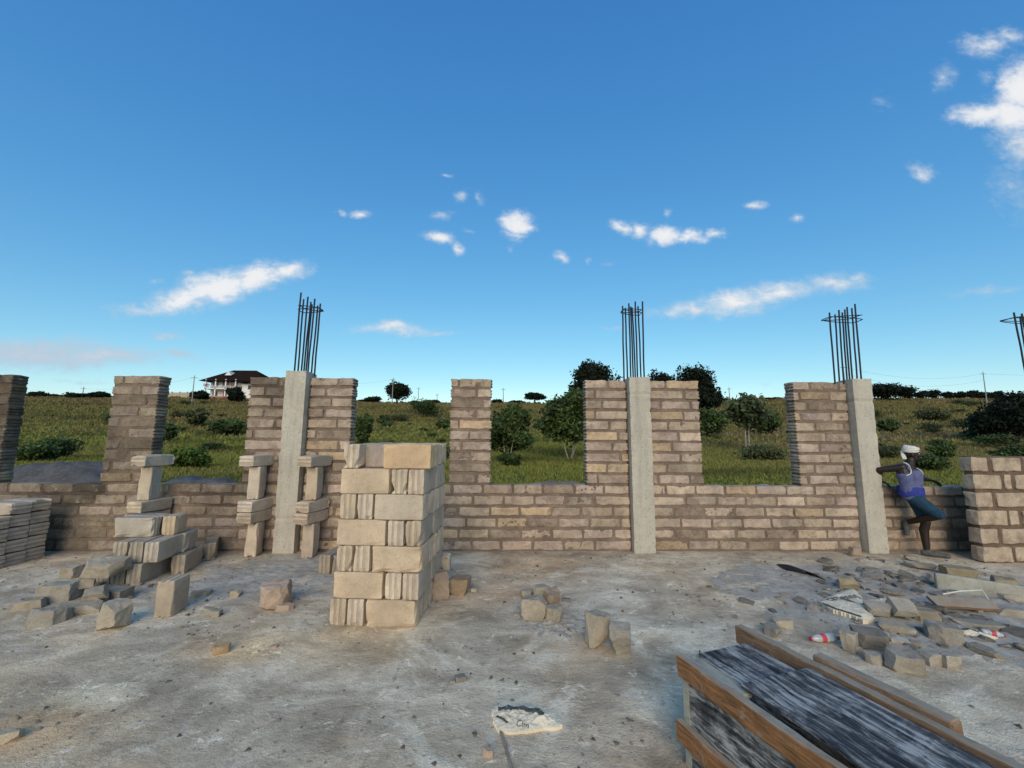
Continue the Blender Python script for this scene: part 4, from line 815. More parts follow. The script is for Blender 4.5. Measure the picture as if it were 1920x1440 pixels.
for (xy,d,tt,rz,rx,cuts,z,lb) in [((-2.092, 4.056), (0.26, 0.2, 0.19), 'PK', 20, 8, 4, 0, 'large pinkish chunk standing alone left of the tall stack'), ((-1.965, 3.974), (0.14, 0.07, 0.05), 'PK', 10, 0, 3, 0, 'small flat pink piece under the large pinkish chunk'), ((-2.607, 4.288), (0.09, 0.07, 0.06), 'TN', 10, 0, 4, 0, 'small pale stone left of the large pinkish chunk'), ((-2.037, 3.231), (0.1, 0.08, 0.065), 'TAN2', 15, 0, 4, 0, 'small tan stone alone in the left foreground'), ((-1.696, 3.296), (0.05, 0.04, 0.02), 'PK', 15, 0, 4, 0, 'tiny flat brown stone in the left foreground'), ((-3.183, 3.631), (0.17, 0.14, 0.2), 'TN2', -6, 0, 2, 0, 'upright broken half block in front of the left rubble'), ((-4.02, 4.434), (0.34, 0.2, 0.13), 'TN2', 8, 14, 3, 0.13, 'grooved broken block lying tilted on the left rubble'), ((-3.812, 3.723), (0.26, 0.16, 0.12), 'GR', 15, 0, 2, 0, 'grey broken block with a pale top at the left end of the left rubble'), ((-3.727, 3.908), (0.28, 0.14, 0.08), 'TN2', 30, 10, 4, 0, 'long angular tan chunk in the left rubble'), ((-3.73, 4.044), (0.17, 0.12, 0.11), 'TN', 40, 20, 5, 0.05, 'bright tan chunk in the middle of the left rubble'), ((-4.227, 4.206), (0.26, 0.2, 0.16), 'GR', 10, 0, 4, 0, 'grey chunk at the back of the left rubble'), ((-4.46, 4.553), (0.22, 0.14, 0.12), 'TN2', -10, 12, 4, 0.1, 'tilted chunk topping the back of the left rubble'), ((-4.272, 4.024), (0.24, 0.1, 0.08), 'TN2', 25, 0, 5, 0, 'thin dark chunk at the far left of the left rubble'), ((-4.094, 4.296), (0.15, 0.08, 0.08), 'TN', 35, 0, 5, 0.08, 'small slanting chunk wedged in the left rubble'), ((-3.7, 4.203), (0.22, 0.16, 0.1), 'DK', 0, 0, 3, 0, 'dark block piece under the grooved broken block'), ((-4.404, 4.049), (0.09, 0.06, 0.04), 'TN2', 0, 0, 5, 0, 'tiny chunk left of the left rubble'), ((-2.597, 3.9), (0.1, 0.06, 0.05), 'GR', 0, 0, 4, 0, 'small grey chip right of the lone tan and grey block'), ((-2.985, 4.303), (0.2, 0.12, 0.04), 'TN2', 20, 0, 4, 0, 'flat slab fragment behind the lone tan and grey block'), ((-2.498, 3.845), (0.08, 0.06, 0.05), 'TN2', 0, 0, 4, 0, 'small jagged stone in front of the large pinkish chunk left'), ((-0.62, 4.249), (0.19, 0.13, 0.24), 'PK2', 14, 0, 2, 0, 'upright brown half block right of the tall stack'), ((-0.422, 4.357), (0.2, 0.16, 0.15), 'DKB', -12, 0, 3, 0, 'brown rounded block piece right of the upright half block'), ((-0.613, 4.565), (0.13, 0.1, 0.16), 'PALE2', 0, 12, 5, 0.17, 'pale rough stone resting on the upright brown half block'), ((-0.742, 4.661), (0.1, 0.08, 0.2), 'TN', 20, 0, 4, 0, 'pale stone between the tall stack and the upright half block'), ((-0.283, 4.385), (0.06, 0.05, 0.04), 'TN', 0, 0, 4, 0, 'small pale stone right of the brown block piece'), ((0.292, 3.792), (0.21, 0.16, 0.17), 'TN2', -10, 0, 4, 0, 'rounded tan chunk at the front of the centre group'), ((0.463, 3.738), (0.15, 0.12, 0.11), 'TN2', 20, 0, 5, 0, 'small tan chunk at the right of the centre group'), ((0.456, 3.991), (0.18, 0.13, 0.15), 'PK2', 35, 15, 4, 0, 'brown chunk in the middle of the centre group'), ((0.398, 4.27), (0.17, 0.13, 0.1), 'TN2', 0, 0, 5, 0, 'chunk at the back of the centre group'), ((0.547, 4.269), (0.15, 0.05, 0.04), 'TN2', 10, 0, 5, 0, 'thin flat chunk at the back right of the centre group'), ((0.237, 4.244), (0.11, 0.08, 0.07), 'TN2', 0, 0, 5, 0, 'small chunk at the back left of the centre group'), ((0.633, 4.137), (0.1, 0.05, 0.03), 'DK', -20, 0, 4, 0, 'dark flat chip right of the centre group'), ((0.741, 3.335), (0.17, 0.14, 0.22), 'TN2', 6, 0, 3, 0, 'upright tapered chunk standing right of centre'), ((0.884, 3.217), (0.15, 0.12, 0.2), 'GR', -16, 18, 4, 0, 'jagged greyish chunk leaning right of the upright tapered one'), ((-0.062, 2.25), (0.055, 0.045, 0.035), 'PK', 0, 0, 4, 0, 'small reddish stone below the striped bag'), ((1.449, 3.002), (0.03, 0.025, 0.015), 'PALE2', 0, 0, 4, 0, 'tiny white pebble left of the formwork'), ((-0.256, 2.879), (0.08, 0.05, 0.03), 'DK', 20, 0, 5, 0, 'dark crumb on the floor in the centre foreground'), ((-0.312, 2.85), (0.04, 0.03, 0.02), 'DK', 20, 0, 5, 0, 'smaller dark crumb beside the dark crumb'), ((-2.573, 2.366), (0.15, 0.05, 0.05), 'TN', 25, 0, 2, 0, 'pale block fragment at the bottom left corner'), ((4.755, 5.622), (0.17, 0.12, 0.15), 'PK', 5, 0, 3, 0, 'pinkish block piece at the foot of the right column'), ((4.641, 5.411), (0.13, 0.1, 0.04), 'TN', 5, 0, 6, 0, 'crumbled flat piece in front of the pinkish block piece'), ((2.201, 3.466), (0.16, 0.14, 0.09), 'GR', 30, 0, 5, 0, 'dark rounded chunk at the left end of the right rubble'), ((2.376, 3.603), (0.18, 0.12, 0.08), 'TN2', -20, 0, 5, 0, 'flat angular chunk behind the dark rounded one'), ((2.622, 3.23), (0.12, 0.12, 0.16), 'TN2', 35, 0, 2, 0, 'upright broken block end beside the red and white bottle'), ((2.827, 3.275), (0.26, 0.18, 0.13), 'DK', -25, 6, 3, 0, 'dark broken block lying behind the upright block end'), ((2.652, 3.199), (0.11, 0.08, 0.06), 'GR', 0, 0, 5, 0, 'small chunk right of the upright block end'), ((2.638, 3.056), (0.15, 0.11, 0.08), 'GR2', -40, 0, 5, 0, 'rounded elongated chunk at the front of the right rubble'), ((2.775, 2.987), (0.25, 0.19, 0.13), 'GR2', -15, 8, 4, 0, 'largest angular chunk at the front of the right rubble'), ((3.049, 3.031), (0.14, 0.12, 0.1), 'GR', 10, 0, 3, 0, 'grey block piece right of the largest angular chunk'), ((3.134, 2.997), (0.13, 0.11, 0.11), 'GR2', -5, 0, 3, 0, 'squarish grey block piece at the right of the front rubble'), ((3.478, 3.342), (0.24, 0.17, 0.15), 'GR', -32, 0, 2, 0, 'big grey block with a tan broken face in the right rubble'), ((3.508, 3.694), (0.26, 0.2, 0.08), 'TN2', -30, 22, 4, 0.05, 'triangular slab leaning in the middle of the right rubble'), ((3.355, 3.768), (0.24, 0.16, 0.08), 'GR2', -35, 20, 4, 0.02, 'slanting slab just right of the printed bag'), ((3.254, 3.529), (0.3, 0.14, 0.07), 'TN2', -35, 8, 4, 0, 'long flat slab in the middle of the right rubble'), ((2.924, 3.29), (0.13, 0.08, 0.03), 'PALE3', -30, 10, 3, 0.07, 'pale flat flake on the dark broken block'), ((3.122, 3.329), (0.16, 0.08, 0.03), 'PALE3', -35, 10, 3, 0, 'pale flat flake in the centre of the right rubble'), ((3.19, 3.304), (0.12, 0.07, 0.04), 'GR', -30, 0, 3, 0, 'small grey flake near the largest angular chunk'), ((3.315, 3.456), (0.14, 0.07, 0.05), 'PALE3', -40, 10, 4, 0, 'second pale flake behind the centre flake'), ((3.711, 3.692), (0.26, 0.16, 0.12), 'TN2', -20, 0, 5, 0, 'rounded tan slab touching the brown plank'), ((3.612, 4.393), (0.22, 0.2, 0.14), 'TNB', -20, 0, 4, 0, 'yellowish broken block behind the printed bag'), ((3.868, 4.333), (0.32, 0.2, 0.05), 'GR2', -20, 4, 5, 0, 'flat grey slab behind the right rubble'), ((5.262, 4.806), (0.34, 0.26, 0.13), 'TNB', -25, 0, 4, 0, 'yellow brown slab with a pale top near the worker'), ((4.076, 3.56), (0.55, 0.14, 0.05), 'GR', -12, 0, 3, 0, 'flat grey slab under the brown plank'), ((5.448, 4.536), (0.26, 0.2, 0.1), 'TNB', -40, 0, 5, 0, 'tan chunk at the right end of the concrete kerb piece'), ((4.543, 3.737), (0.36, 0.16, 0.09), 'GR2', -28, 0, 3, 0, 'grey slab at the right edge of the rubble'), ((4.96, 4.084), (0.26, 0.14, 0.07), 'TN2', -30, 0, 5, 0, 'broken slab behind the grey slab at the right edge'), ((5.059, 5.277), (0.42, 0.12, 0.04), 'PALE3', -30, 4, 4, 0, 'long pale flat slab below the worker feet'), ((5.118, 5.07), (0.4, 0.12, 0.05), 'GR2', -32, 8, 4, 0.03, 'long dark slab stacked over the pale flat slab'), ((4.874, 4.636), (0.3, 0.12, 0.07), 'GR', -30, 10, 4, 0, 'angular slab left of the concrete kerb piece'), ((4.938, 5.502), (0.22, 0.09, 0.03), 'TN2', -20, 0, 4, 0, 'thin flake at the foot of the right column'), ((5.332, 5.41), (0.2, 0.1, 0.06), 'GR', -30, 0, 4, 0.02, 'small slab end beside the worker shoe'), ((4.348, 4.882), (0.15, 0.1, 0.05), 'GR', 10, 0, 5, 0, 'grey flake left of the long pale slab'), ((4.355, 4.51), (0.2, 0.1, 0.05), 'DK', -25, 0, 5, 0, 'dark slab fragment in the middle behind the bags')]:
    tt=dict(PK=PK,TN=TN,TN2=(1.18,1.12,1.0),GR=GR,GR2=(1.1,1.08,1.02),DK=DK,TAN2=(1.3,1.0,.7),PK2=(1.1,.92,.78),DKB=(.85,.7,.55),PALE2=(1.7,1.6,1.45),PALE3=(1.5,1.5,1.45),TNB=(1.0,.9,.68))[tt]
    if xy[0]>2.2: d=tuple(q*.80 for q in d)
    chunk(lb,xy[0],xy[1],d,tt,rz,rx,0,z+.8*drop(*xy),cuts)
# small chips scattered through the debris
def chips(n,cx,cy,sx_,sy_,lb,grp,smin=.02,smax=.07,rot=0):
    ms=[chunk_mesh((1,.75,.5),900+i,5) for i in range(5)]
    for i in range(n):
        a=rng.normal()*sx_; b=rng.normal()*sy_; c_,s_=math.cos(R(rot)),math.sin(R(rot)); x=cx+a*c_-b*s_; y=cy+a*s_+b*c_
        if y>5.75 or (abs(x+1)<.6 and 3.5<y<4.7): continue
        o=bpy.data.objects.new('rubble_chip',ms[i%5]); COL.objects.link(o); s=smin+(smax-smin)*rng.random()**2
        o.scale=(s,s,s*(.8 if smin<.05 else .42)); o.location=(x,y,drop(x,y)-.004); o.rotation_euler=(rng.normal()*.18,rng.normal()*.18,rng.random()*6.28); g_=.5+.75*rng.random(); o.color=(g_,g_*.97,g_*.92,1); tag(o,lb,'rubble',grp)
chips(120,3.75,3.75,.75,.35,'small concrete chip scattered through the right rubble','chips in the right rubble',rot=0)
chips(130,3.8,3.75,.65,.42,'flat grey fragment lying among the right rubble','flat fragments in the right rubble',.06,.17,rot=-20)
chips(28,4.6,4.75,.5,.22,'flat grey fragment below the worker','flat fragments below the worker',.06,.20,rot=-20)
chips(40,4.3,4.7,.7,.3,'small concrete chip behind the right rubble below the worker','chips below the worker')
chips(36,-4.1,4.3,.5,.25,'small concrete chip around the left rubble','chips around the left rubble')
chips(26,-2.2,4.2,.5,.3,'small concrete chip around the large pinkish chunk','chips around the pinkish chunk',.015,.05)
chips(14,.45,3.75,.25,.2,'small concrete chip around the centre group of chunks','chips around the centre group',.015,.045)
# fine crumbs all over the floor: nobody could count them
n=10000; Xp=(rng.random(n)*2-1)*7; Yp=1.2+4.6*rng.random(n)**.8; 
cl=np.array([mn.noise(Vector((x*1.1,y*1.1,7))) for x,y in zip(Xp,Yp)]); keep=(cl+rng.normal(0,.22,n))>.02; Xp,Yp=Xp[keep],Yp[keep]; n=len(Xp)
s=.003+.020*rng.random(n)**5; an=rng.random(n)*6.28
base=np.array([(1,0,0),(-.5,.87,0),(-.5,-.87,0),(.1,.1,1)]); Vp=base[None]*s[:,None,None]*(.6+.8*rng.random((n,4,3))); ca,sa=np.cos(an)[:,None],np.sin(an)[:,None]
Vx=Vp[...,0]*ca-Vp[...,1]*sa+Xp[:,None]; Vy=Vp[...,0]*sa+Vp[...,1]*ca+Yp[:,None]; Vp=np.stack([Vx,Vy,Vp[...,2]*.8+.001],-1).reshape(-1,3)
q=np.arange(n)*4; Fp=np.concatenate([np.stack([q,q+1,q+3],-1),np.stack([q+1,q+2,q+3],-1),np.stack([q+2,q,q+3],-1)])
gt=np.repeat((.35+1.0*rng.random(n))[:,None]*np.array((1,.95,.88)),4,0)
tag(npmesh('floor_crumbs',Vp,Fp,mat_concrete('crumbs',(.27,.24,.20),.2),tint=gt),'fine crumbs of mortar and sand strewn over the floor','crumbs',kind='stuff')
# kerb-like concrete piece, plank, rubber sheet, sticks
def box_obj(name,label,cat,loc,d,rz,mat,rx=0,ry=0,parent=None,amp=.004,seg=10,tint=None):
    mb=MB(); round_block(mb,(0,0,d[2]/2),d,random.random()*40,rad=min(d)*.16,amp=amp,n=(seg,4,4)); o=mb.build(name,mat,parent)
    o.location=loc; o.rotation_euler=(R(rx),R(ry),R(rz)); 
    if label: tag(o,label,cat)
    return o
box_obj('kerb_piece','long grey concrete kerb piece with a pale top edge lying in the right rubble','concrete piece',(*(4.815, 4.216),0),(.62,.09,.17),-42,M['rubble'],rx=-10).color=(1.15,1.2,1.15,1)
box_obj('wooden_plank','short reddish brown plank lying in the right rubble','plank',(*(4.226, 3.849),.075),(.50,.12,.028),-12,M['wood_brown'],rx=24)
box_obj('stick','thin grey stick on the floor at the bottom centre','stick',(*(0.034, 2.259),.0),(.42,.014,.012),102,M['stick'],amp=.003)
m=MB(); pts=[(3.408, 4.997), (3.337, 4.71), (3.598, 4.642), (3.493, 4.483), (3.194, 4.516)]
n_=12; vs=[]; 
for i in range(n_+1):
    s_=i/n_; x=pts[0][0]+(pts[2][0]-pts[0][0])*s_; y=pts[0][1]+(pts[2][1]-pts[0][1])*s_
    vs+= [(x,y,.012+.05*math.sin(s_*3.1)),(x+.02,y+.24,.015+.03*math.sin(s_*4)),(x+.02,y+.24,.008+.03*math.sin(s_*4)),(x,y,.002+.05*math.sin(s_*3.1))]
fs=[]
for i in range(n_):
    a=i*4
    for k in range(4): fs.append((a+k,a+4+k,a+4+(k+1)%4,a+(k+1)%4))
fs+=[(0,1,2,3),(n_*4+3,n_*4+2,n_*4+1,n_*4)]
m.add(vs,fs); tag(m.build('rubber_sheet',M['black_sheet']),'black bent rubber sheet on the floor left of the right rubble','sheet')
m=MB(); w0=Vector((*(4.508, 3.847),.03)); m.tube([w0+Vector((-.36,.10,.10)),w0+Vector((-.2,.09,.13)),w0+Vector((-.02,.06,.15)),w0+Vector((.0,.0,.02))],.006,6); tag(m.build('bent_wire',M['white_cloth']),'thin pale bent wire above the brown plank','wire')
# plastic bottles
def bottle(label,x,y,rz,L,r,parts=True,tilt=0,tint=None):
    o=empty('plastic_bottle',(x,y,r+drop(x,y)),0); o.rotation_euler=(0,R(90+tilt),R(rz)); tag(o,label,'bottle',None)
    prof=[(-.5,.3),(-.5,.8),(-.47,.98),(-.30,1),(-.27,.93),(-.24,1),(-.05,1),(.02,.92),(.08,1),(.2,.95),(.3,.7),(.38,.42),(.42,.36),(.46,.36)]
    def lathe(pr,name,mat,par,rr=1.0):
        m=MB(); n=18; vs=[(math.cos(2*math.pi*k/n)*q*r*rr,math.sin(2*math.pi*k/n)*q*r*rr,p*L) for p,q in pr for k in range(n)]
        fs=[(i*n+k,i*n+(k+1)%n,(i+1)*n+(k+1)%n,(i+1)*n+k) for i in range(len(pr)-1) for k in range(n)]; fs+=[tuple(reversed(range(n))),tuple(range((len(pr)-1)*n,len(pr)*n))]
        m.add(vs,fs); return m.build(name,mat,par,smooth=True)
    lathe(prof,'body',M['plastic'],o); lathe([(.44,.42),(.455,.5),(.50,.5),(.51,.42)],'cap',M['cap_red'],o); lathe([(-.10,1.03),(-.09,1.04),(.09,1.04),(.10,1.03)],'label_band',M['label_red'],o)
bottle('clear plastic bottle with red cap and red label lying beside the upright block end',*(2.507, 3.343),-172,.21,.030)
bottle('crushed small bottle with faded red label right of the white bag scraps',*(3.908, 3.363),-32,.13,.022)

# cement bags
def bag(label,cx,cy,rz,outline,h,seed,bands,text,tpos,tsize,trot,name='cement_bag',cat='paper bag',nn=46,cr=1):
    """crumpled paper sack lying on the floor: outline polygon in metres, printed bands and lettering"""
    from mathutils.geometry import intersect_point_tri_2d
    xs_=[p[0] for p in outline]; ys_=[p[1] for p in outline]; x0,x1,y0,y1=min(xs_),max(xs_),min(ys_),max(ys_)
    def inside(x,y):
        c=False; j=len(outline)-1
        for i in range(len(outline)):
            a,b=outline[i],outline[j]
            if (a[1]>y)!=(b[1]>y) and x<(b[0]-a[0])*(y-a[1])/(b[1]-a[1])+a[0]: c=not c
            j=i
        return c
    def dist(x,y):
        dm=9
        for i in range(len(outline)):
            a=Vector(outline[i]); b=Vector(outline[(i+1)%len(outline)]); ab=b-a; p=Vector((x,y)); s_=max(0,min(1,(p-a).dot(ab)/ab.length_squared)); dm=min(dm,(p-a-ab*s_).length)
        return dm
    def zz(x,y):
        p=Vector((x*11+seed,y*11,0)); e=min(1,dist(x,y)/.05)
        c1=mn.voronoi(p*1.5)[0]; c2=mn.voronoi(p*3.4+Vector((4,0,0)))[0]; fold=.024*(c1[1]-c1[0])+.011*(c2[1]-c2[0])+.006*abs(mn.noise(p*5))
        return .004+drop(cx,cy)+.008+h*.6*(e**.8)+cr*fold*(.25+.75*e)
    o=empty(name,(cx,cy,.0),R(rz)); tag(o,label,cat)
    m=MB(); gx=np.linspace(x0,x1,nn); gy=np.linspace(y0,y1,nn); idx={}; vs=[]; fs=[]; ts=[]
    for i in range(nn-1):
        for j in range(nn-1):
            if not inside((gx[i]+gx[i+1])/2,(gy[j]+gy[j+1])/2): continue
            q=[]
            for a,b in ((i,j),(i+1,j),(i+1,j+1),(i,j+1)):
                if (a,b) not in idx: idx[(a,b)]=len(vs); vs.append((gx[a],gy[b],zz(gx[a],gy[b])))
                q.append(idx[(a,b)])
            fs.append(tuple(q))
    top=len(vs); edges={}
    for f in fs:
        for a,b in zip(f,f[1:]+f[:1]): edges[(a,b)]=edges.get((b,a),0)+1 if False else 1
    border=[(a,b) for (a,b) in edges if (b,a) not in edges]; low={}
    for a,b in border:
        for q in (a,b):
            if q not in low: low[q]=len(vs); vs.append((vs[q][0]*.985,vs[q][1]*.985,-.002))
        fs.append((b,a,low[a],low[b]))
    m.add(vs,fs); sheet=m.build('sheet',M['paper'],o,smooth=False)
    for bi,(pts,wd) in enumerate(bands):
        m=MB(); 
        for (a,b) in zip(pts[:-1],pts[1:]):
            n_=16
            for s_ in range(n_):
                p0=Vector(a).lerp(Vector(b),s_/n_); p1=Vector(a).lerp(Vector(b),(s_+1)/n_); dr=(Vector(b)-Vector(a)).normalized(); nr=Vector((-dr.y,dr.x))*wd/2; nr2=nr*.0
                rows=[]
                for q in range(4):
                    t_=q/3*2-1
                    for pp in (p0,p1): rows.append((pp.x+nr.x*t_,pp.y+nr.y*t_,zz(pp.x+nr.x*t_,pp.y+nr.y*t_)+.0028))
                m.add(rows,[(0,1,3,2),(2,3,5,4),(4,5,7,6)])
        m.build('printed_band',M['ink'],sheet)
    if text:
        cu=bpy.data.curves.new('lettering','FONT'); cu.body=text; cu.size=tsize; cu.align_x='CENTER'; cu.align_y='CENTER'; cu.offset=tsize*.004; cu.resolution_u=3
        to=bpy.data.objects.new('lettering',cu); COL.objects.link(to); bpy.context.view_layer.update()
        me=bpy.data.meshes.new_from_object(to.evaluated_get(bpy.context.evaluated_depsgraph_get())); bpy.data.objects.remove(to)
        bm=bmesh.new(); bm.from_mesh(me); 
        for _ in range(2):
            bmesh.ops.triangulate(bm,faces=bm.faces); bmesh.ops.subdivide_edges(bm,edges=[e for e in bm.edges if e.calc_length()>.012],cuts=1)
        c_,s_=math.cos(R(trot)),math.sin(R(trot))
        for v in bm.verts:
            x=v.co.x*c_-v.co.y*s_+tpos[0]; y=v.co.x*s_+v.co.y*c_+tpos[1]; v.co=Vector((x,y,zz(x,y)+.0035))
        bm.to_mesh(me); bm.free(); me.materials.clear(); me.materials.append(M['ink'])
        a=me.color_attributes.new('tint','FLOAT_COLOR','POINT'); a.data.foreach_set('color',np.ones(len(me.vertices)*4,dtype=np.float32))
        link('lettering',me,None,sheet)
    return o
bag('striped crumpled cement bag alone on the floor in the bottom centre',*(0.151, 2.519),0,[(-0.201, 0.038), (-0.177, 0.075), (-0.036, 0.087), (0.088, 0.062), (0.158, 0.006), (0.187, -0.047), (0.191, -0.085), (0.162, -0.106), (0.086, -0.105), (-0.002, -0.128), (-0.102, -0.134), (-0.165, -0.117), (-0.189, -0.051)],.018,4,
    [([(-0.164, 0.03), (-0.038, 0.033), (0.051, 0.0), (0.095, -0.018)],.034),([(-0.175, -0.024), (-0.11, -0.085)],.013)],'Cim',(-0.029, -0.098),.042,-8)
bag('printed white cement bag half buried at the left of the right rubble',*(3.271, 3.996),0,[(-0.251, 0.021), (0.005, 0.189), (0.411, 0.388), (0.284, 0.188), (0.108, -0.067), (0.002, -0.238), (-0.057, -0.344), (-0.177, -0.373), (-0.217, -0.258), (-0.279, -0.158)],.035,9,
    [([(-0.26, -0.018), (-0.255, -0.16), (-0.2, -0.25), (-0.166, -0.336)],.018)],'cimento',(0.002, 0.055),.125,14,cr=.35)
bag('cream paper bag scrap between two slabs in the right rubble',*(3.616, 3.969),0,[(-.14,-.06),(.1,-.10),(.14,.05),(.02,.09),(-.12,.07)],.03,15,[],None,None,0,0,nn=24)
bag('crumpled white bag scraps with dark stripes right of the big grey block','' and 0 or 3.811,3.425,-15,[(-.15,-.01),(-.06,.05),(-.02,.1),(.03,.04),(.14,.0),(.12,-.06),(.02,-.07),(-.08,-.05)],.03,21,[([(-.12,.0),(-.02,-.01),(.1,-.03)],.016),([(-.08,.035),(.0,.03)],.012)],None,None,0,0,nn=30)

# ---------------------------------------------------------------- formwork in the foreground
fo=empty('formwork_box',(.877,2.166,0),math.atan2(-.947,.32)); tag(fo,'long wooden column formwork with black cement streaked panels in the right foreground','formwork')
# local x runs along the form towards the camera, local -y ... turn so that +y points to the photo's right
def fpart(name,x0,x1,y0,y1,z0,z1_,mat,amp=.002,seg=14,rx=0,ry=0,rz=0,label=None,rad=None):
    mb=MB(); d=(x1-x0,y1-y0,z1_-z0); round_block(mb,(0,0,0),d,random.random()*30,rad=rad or min(d)*.12,amp=amp,n=(seg,4,4)); o=mb.build(name,mat,fo)
    o.location=((x0+x1)/2,(y0+y1)/2,(z0+z1_)/2); o.rotation_euler=(R(rx),R(ry),R(rz))
    if label: o['label']=label
    return o
fpart('batten',0,1.65,-.002,.036,.405,.50,M['wood_orange'],amp=.006,seg=30,rx=2)
fpart('batten',-.02,1.65,-.004,.034,.10,.195,M['wood_orange'],amp=.005,seg=30)
fpart('side_panel',.0,1.62,.036,.052,.0,.452,M['film'],amp=.001,seg=20)
fpart('panel_end',-.003,.035,.0335,.0365,.0,.452,M['grey_ply'],amp=0)
fpart('top_strip',.0,.315,.038,.131,.455,.474,M['grey_ply'])
fpart('panel_edge',.318,1.62,.038,.064,.452,.481,M['grey_ply'],amp=.003,seg=30)
fpart('top_panel',-.012,.33,.135,.48,.462,.477,M['film'],amp=.0015)
fpart('top_panel',.29,1.66,.085,.505,.484,.500,M['film'],amp=.002,seg=24,rz=-1.2)
fpart('gap_shade_strip',-.05,1.62,.482,.534,.425,.440,M['film']).color=(1,1,1,1)  # dark strip added to stand for the shade in the gap by the batten
fpart('side_panel',-.05,1.62,.520,.533,.0,.42,M['film'],amp=.001)
fpart('batten',-.135,1.66,.538,.588,.415,.510,M['wood_brown'],amp=.004,seg=30)
fpart('batten',.262,.775,.5895,.655,.43,.533,M['wood_brown'],amp=.004,seg=16,rad=.012)
fpart('bottom_panel',.0,1.62,.054,.518,.01,.03,M['film'])
fpart('cross_brace',.02,.06,.054,.518,.36,.45,M['wood_brown'])
m=MB(); m.tube([(.02,.131,.48),(.021,.129,.51)],.0025,6); m.build('nail',M['steel'],fo)

# ---------------------------------------------------------------- the worker leaning on the wall
per=empty('person',(5.75,5.6,0)); tag(per,'worker in blue vest, teal shorts and white headwrap leaning against the low wall','person')
PO=Vector((5.75,5.6,0))
def ball(bm,c,r,M3=None):
    s=r if isinstance(r,(tuple,list)) else (r,r,r)
    mt=Matrix.Translation(c)@((M3.to_4x4()) if M3 is not None else Matrix.Identity(4))@Matrix.Diagonal((*s,1))
    bmesh.ops.create_icosphere(bm,subdivisions=2,radius=1,matrix=mt)
def chain(bm,pts,rs):
    for (a,b,ra,rb) in zip(pts[:-1],pts[1:],rs[:-1],rs[1:]):
        a=Vector(a);b=Vector(b); n=max(2,int((b-a).length/(min(ra,rb)*.30))+1)
        for i in range(n+1):
            s=i/n; ball(bm,a.lerp(b,s),ra+(rb-ra)*s)
def solid(name,bm,mat,parent,voxel=.006,smooth=6,local=True):
    bmesh.ops.translate(bm,vec=-PO,verts=bm.verts)
    me=bpy.data.meshes.new(name); bm.to_mesh(me); bm.free()
    o=bpy.data.objects.new(name,me); COL.objects.link(o)
    r=o.modifiers.new('r','REMESH'); r.mode='VOXEL'; r.voxel_size=voxel; s=o.modifiers.new('s','SMOOTH'); s.iterations=smooth; s.factor=.5
    dg=bpy.context.evaluated_depsgraph_get(); dg.update(); m2=bpy.data.meshes.new_from_object(o.evaluated_get(dg)); bpy.data.objects.remove(o); bpy.data.meshes.remove(me)
    m2.name=name; m2.polygons.foreach_set('use_smooth',[True]*len(m2.polygons))
    if 'tint' not in m2.color_attributes:
        a=m2.color_attributes.new('tint','FLOAT_COLOR','POINT')
        a.data.foreach_set('color',np.ones(len(m2.vertices)*4,dtype=np.float32))
    m2.materials.clear(); m2.materials.append(mat); return link(name,m2,None,parent)
hipR=Vector((5.60,5.60,.80)); hipL=Vector((5.73,5.70,.80)); kneeR=Vector((5.735,5.37,.585)); ankR=Vector((5.69,5.765,.42)); toeR=Vector((5.60,5.66,.33))
kneeL=Vector((5.775,5.60,.45)); ankL=Vector((5.76,5.62,.085)); shR=Vector((5.50,5.57,1.185)); shL=Vector((5.775,5.71,1.145)); elR=Vector((5.325,5.735,1.135)); haR=Vector((5.435,5.875,.985))
elL=Vector((5.985,5.84,1.02)); haL=Vector((6.235,5.93,.985)); neck=Vector((5.655,5.625,1.20)); head=Vector((5.69,5.60,1.365)); pel=(hipR+hipL)/2
fwd=Vector((.82,-.57,0)).normalized(); side=Vector((fwd.y,-fwd.x,0)); up=Vector((0,0,1))
HM=Matrix((fwd,-side,up)).transposed()     # columns: forward, left, up
bm=bmesh.new()
# torso: two flanking chains plus the middle
for a,b,r in ((hipR,shR,.085),(hipL,shL,.085)):
    c=a.lerp(b,.45)+Vector((0,0,0)); chain(bm,[a+up*.02,a.lerp(b,.4)*1,a.lerp(b,.8),b],[.090,.070,.080,.048])
chain(bm,[pel,pel.lerp(neck,.45)+fwd*.035,pel.lerp(neck,.78)+fwd*.03,neck-up*.03],[.092,.082,.092,.055])
chain(bm,[neck-up*.05,neck+(head-neck)*.5],[.058,.052])
chain(bm,[neck,shR],[.05,.05]); chain(bm,[neck,shL],[.05,.05])
# legs
chain(bm,[hipR,hipR.lerp(kneeR,.5),kneeR,kneeR.lerp(ankR,.3),ankR],[.088,.074,.055,.054,.034]); chain(bm,[hipL,hipL.lerp(kneeL,.5),kneeL,kneeL.lerp(ankL,.3)+Vector((-.01,.02,0)),ankL],[.088,.072,.052,.053,.033])
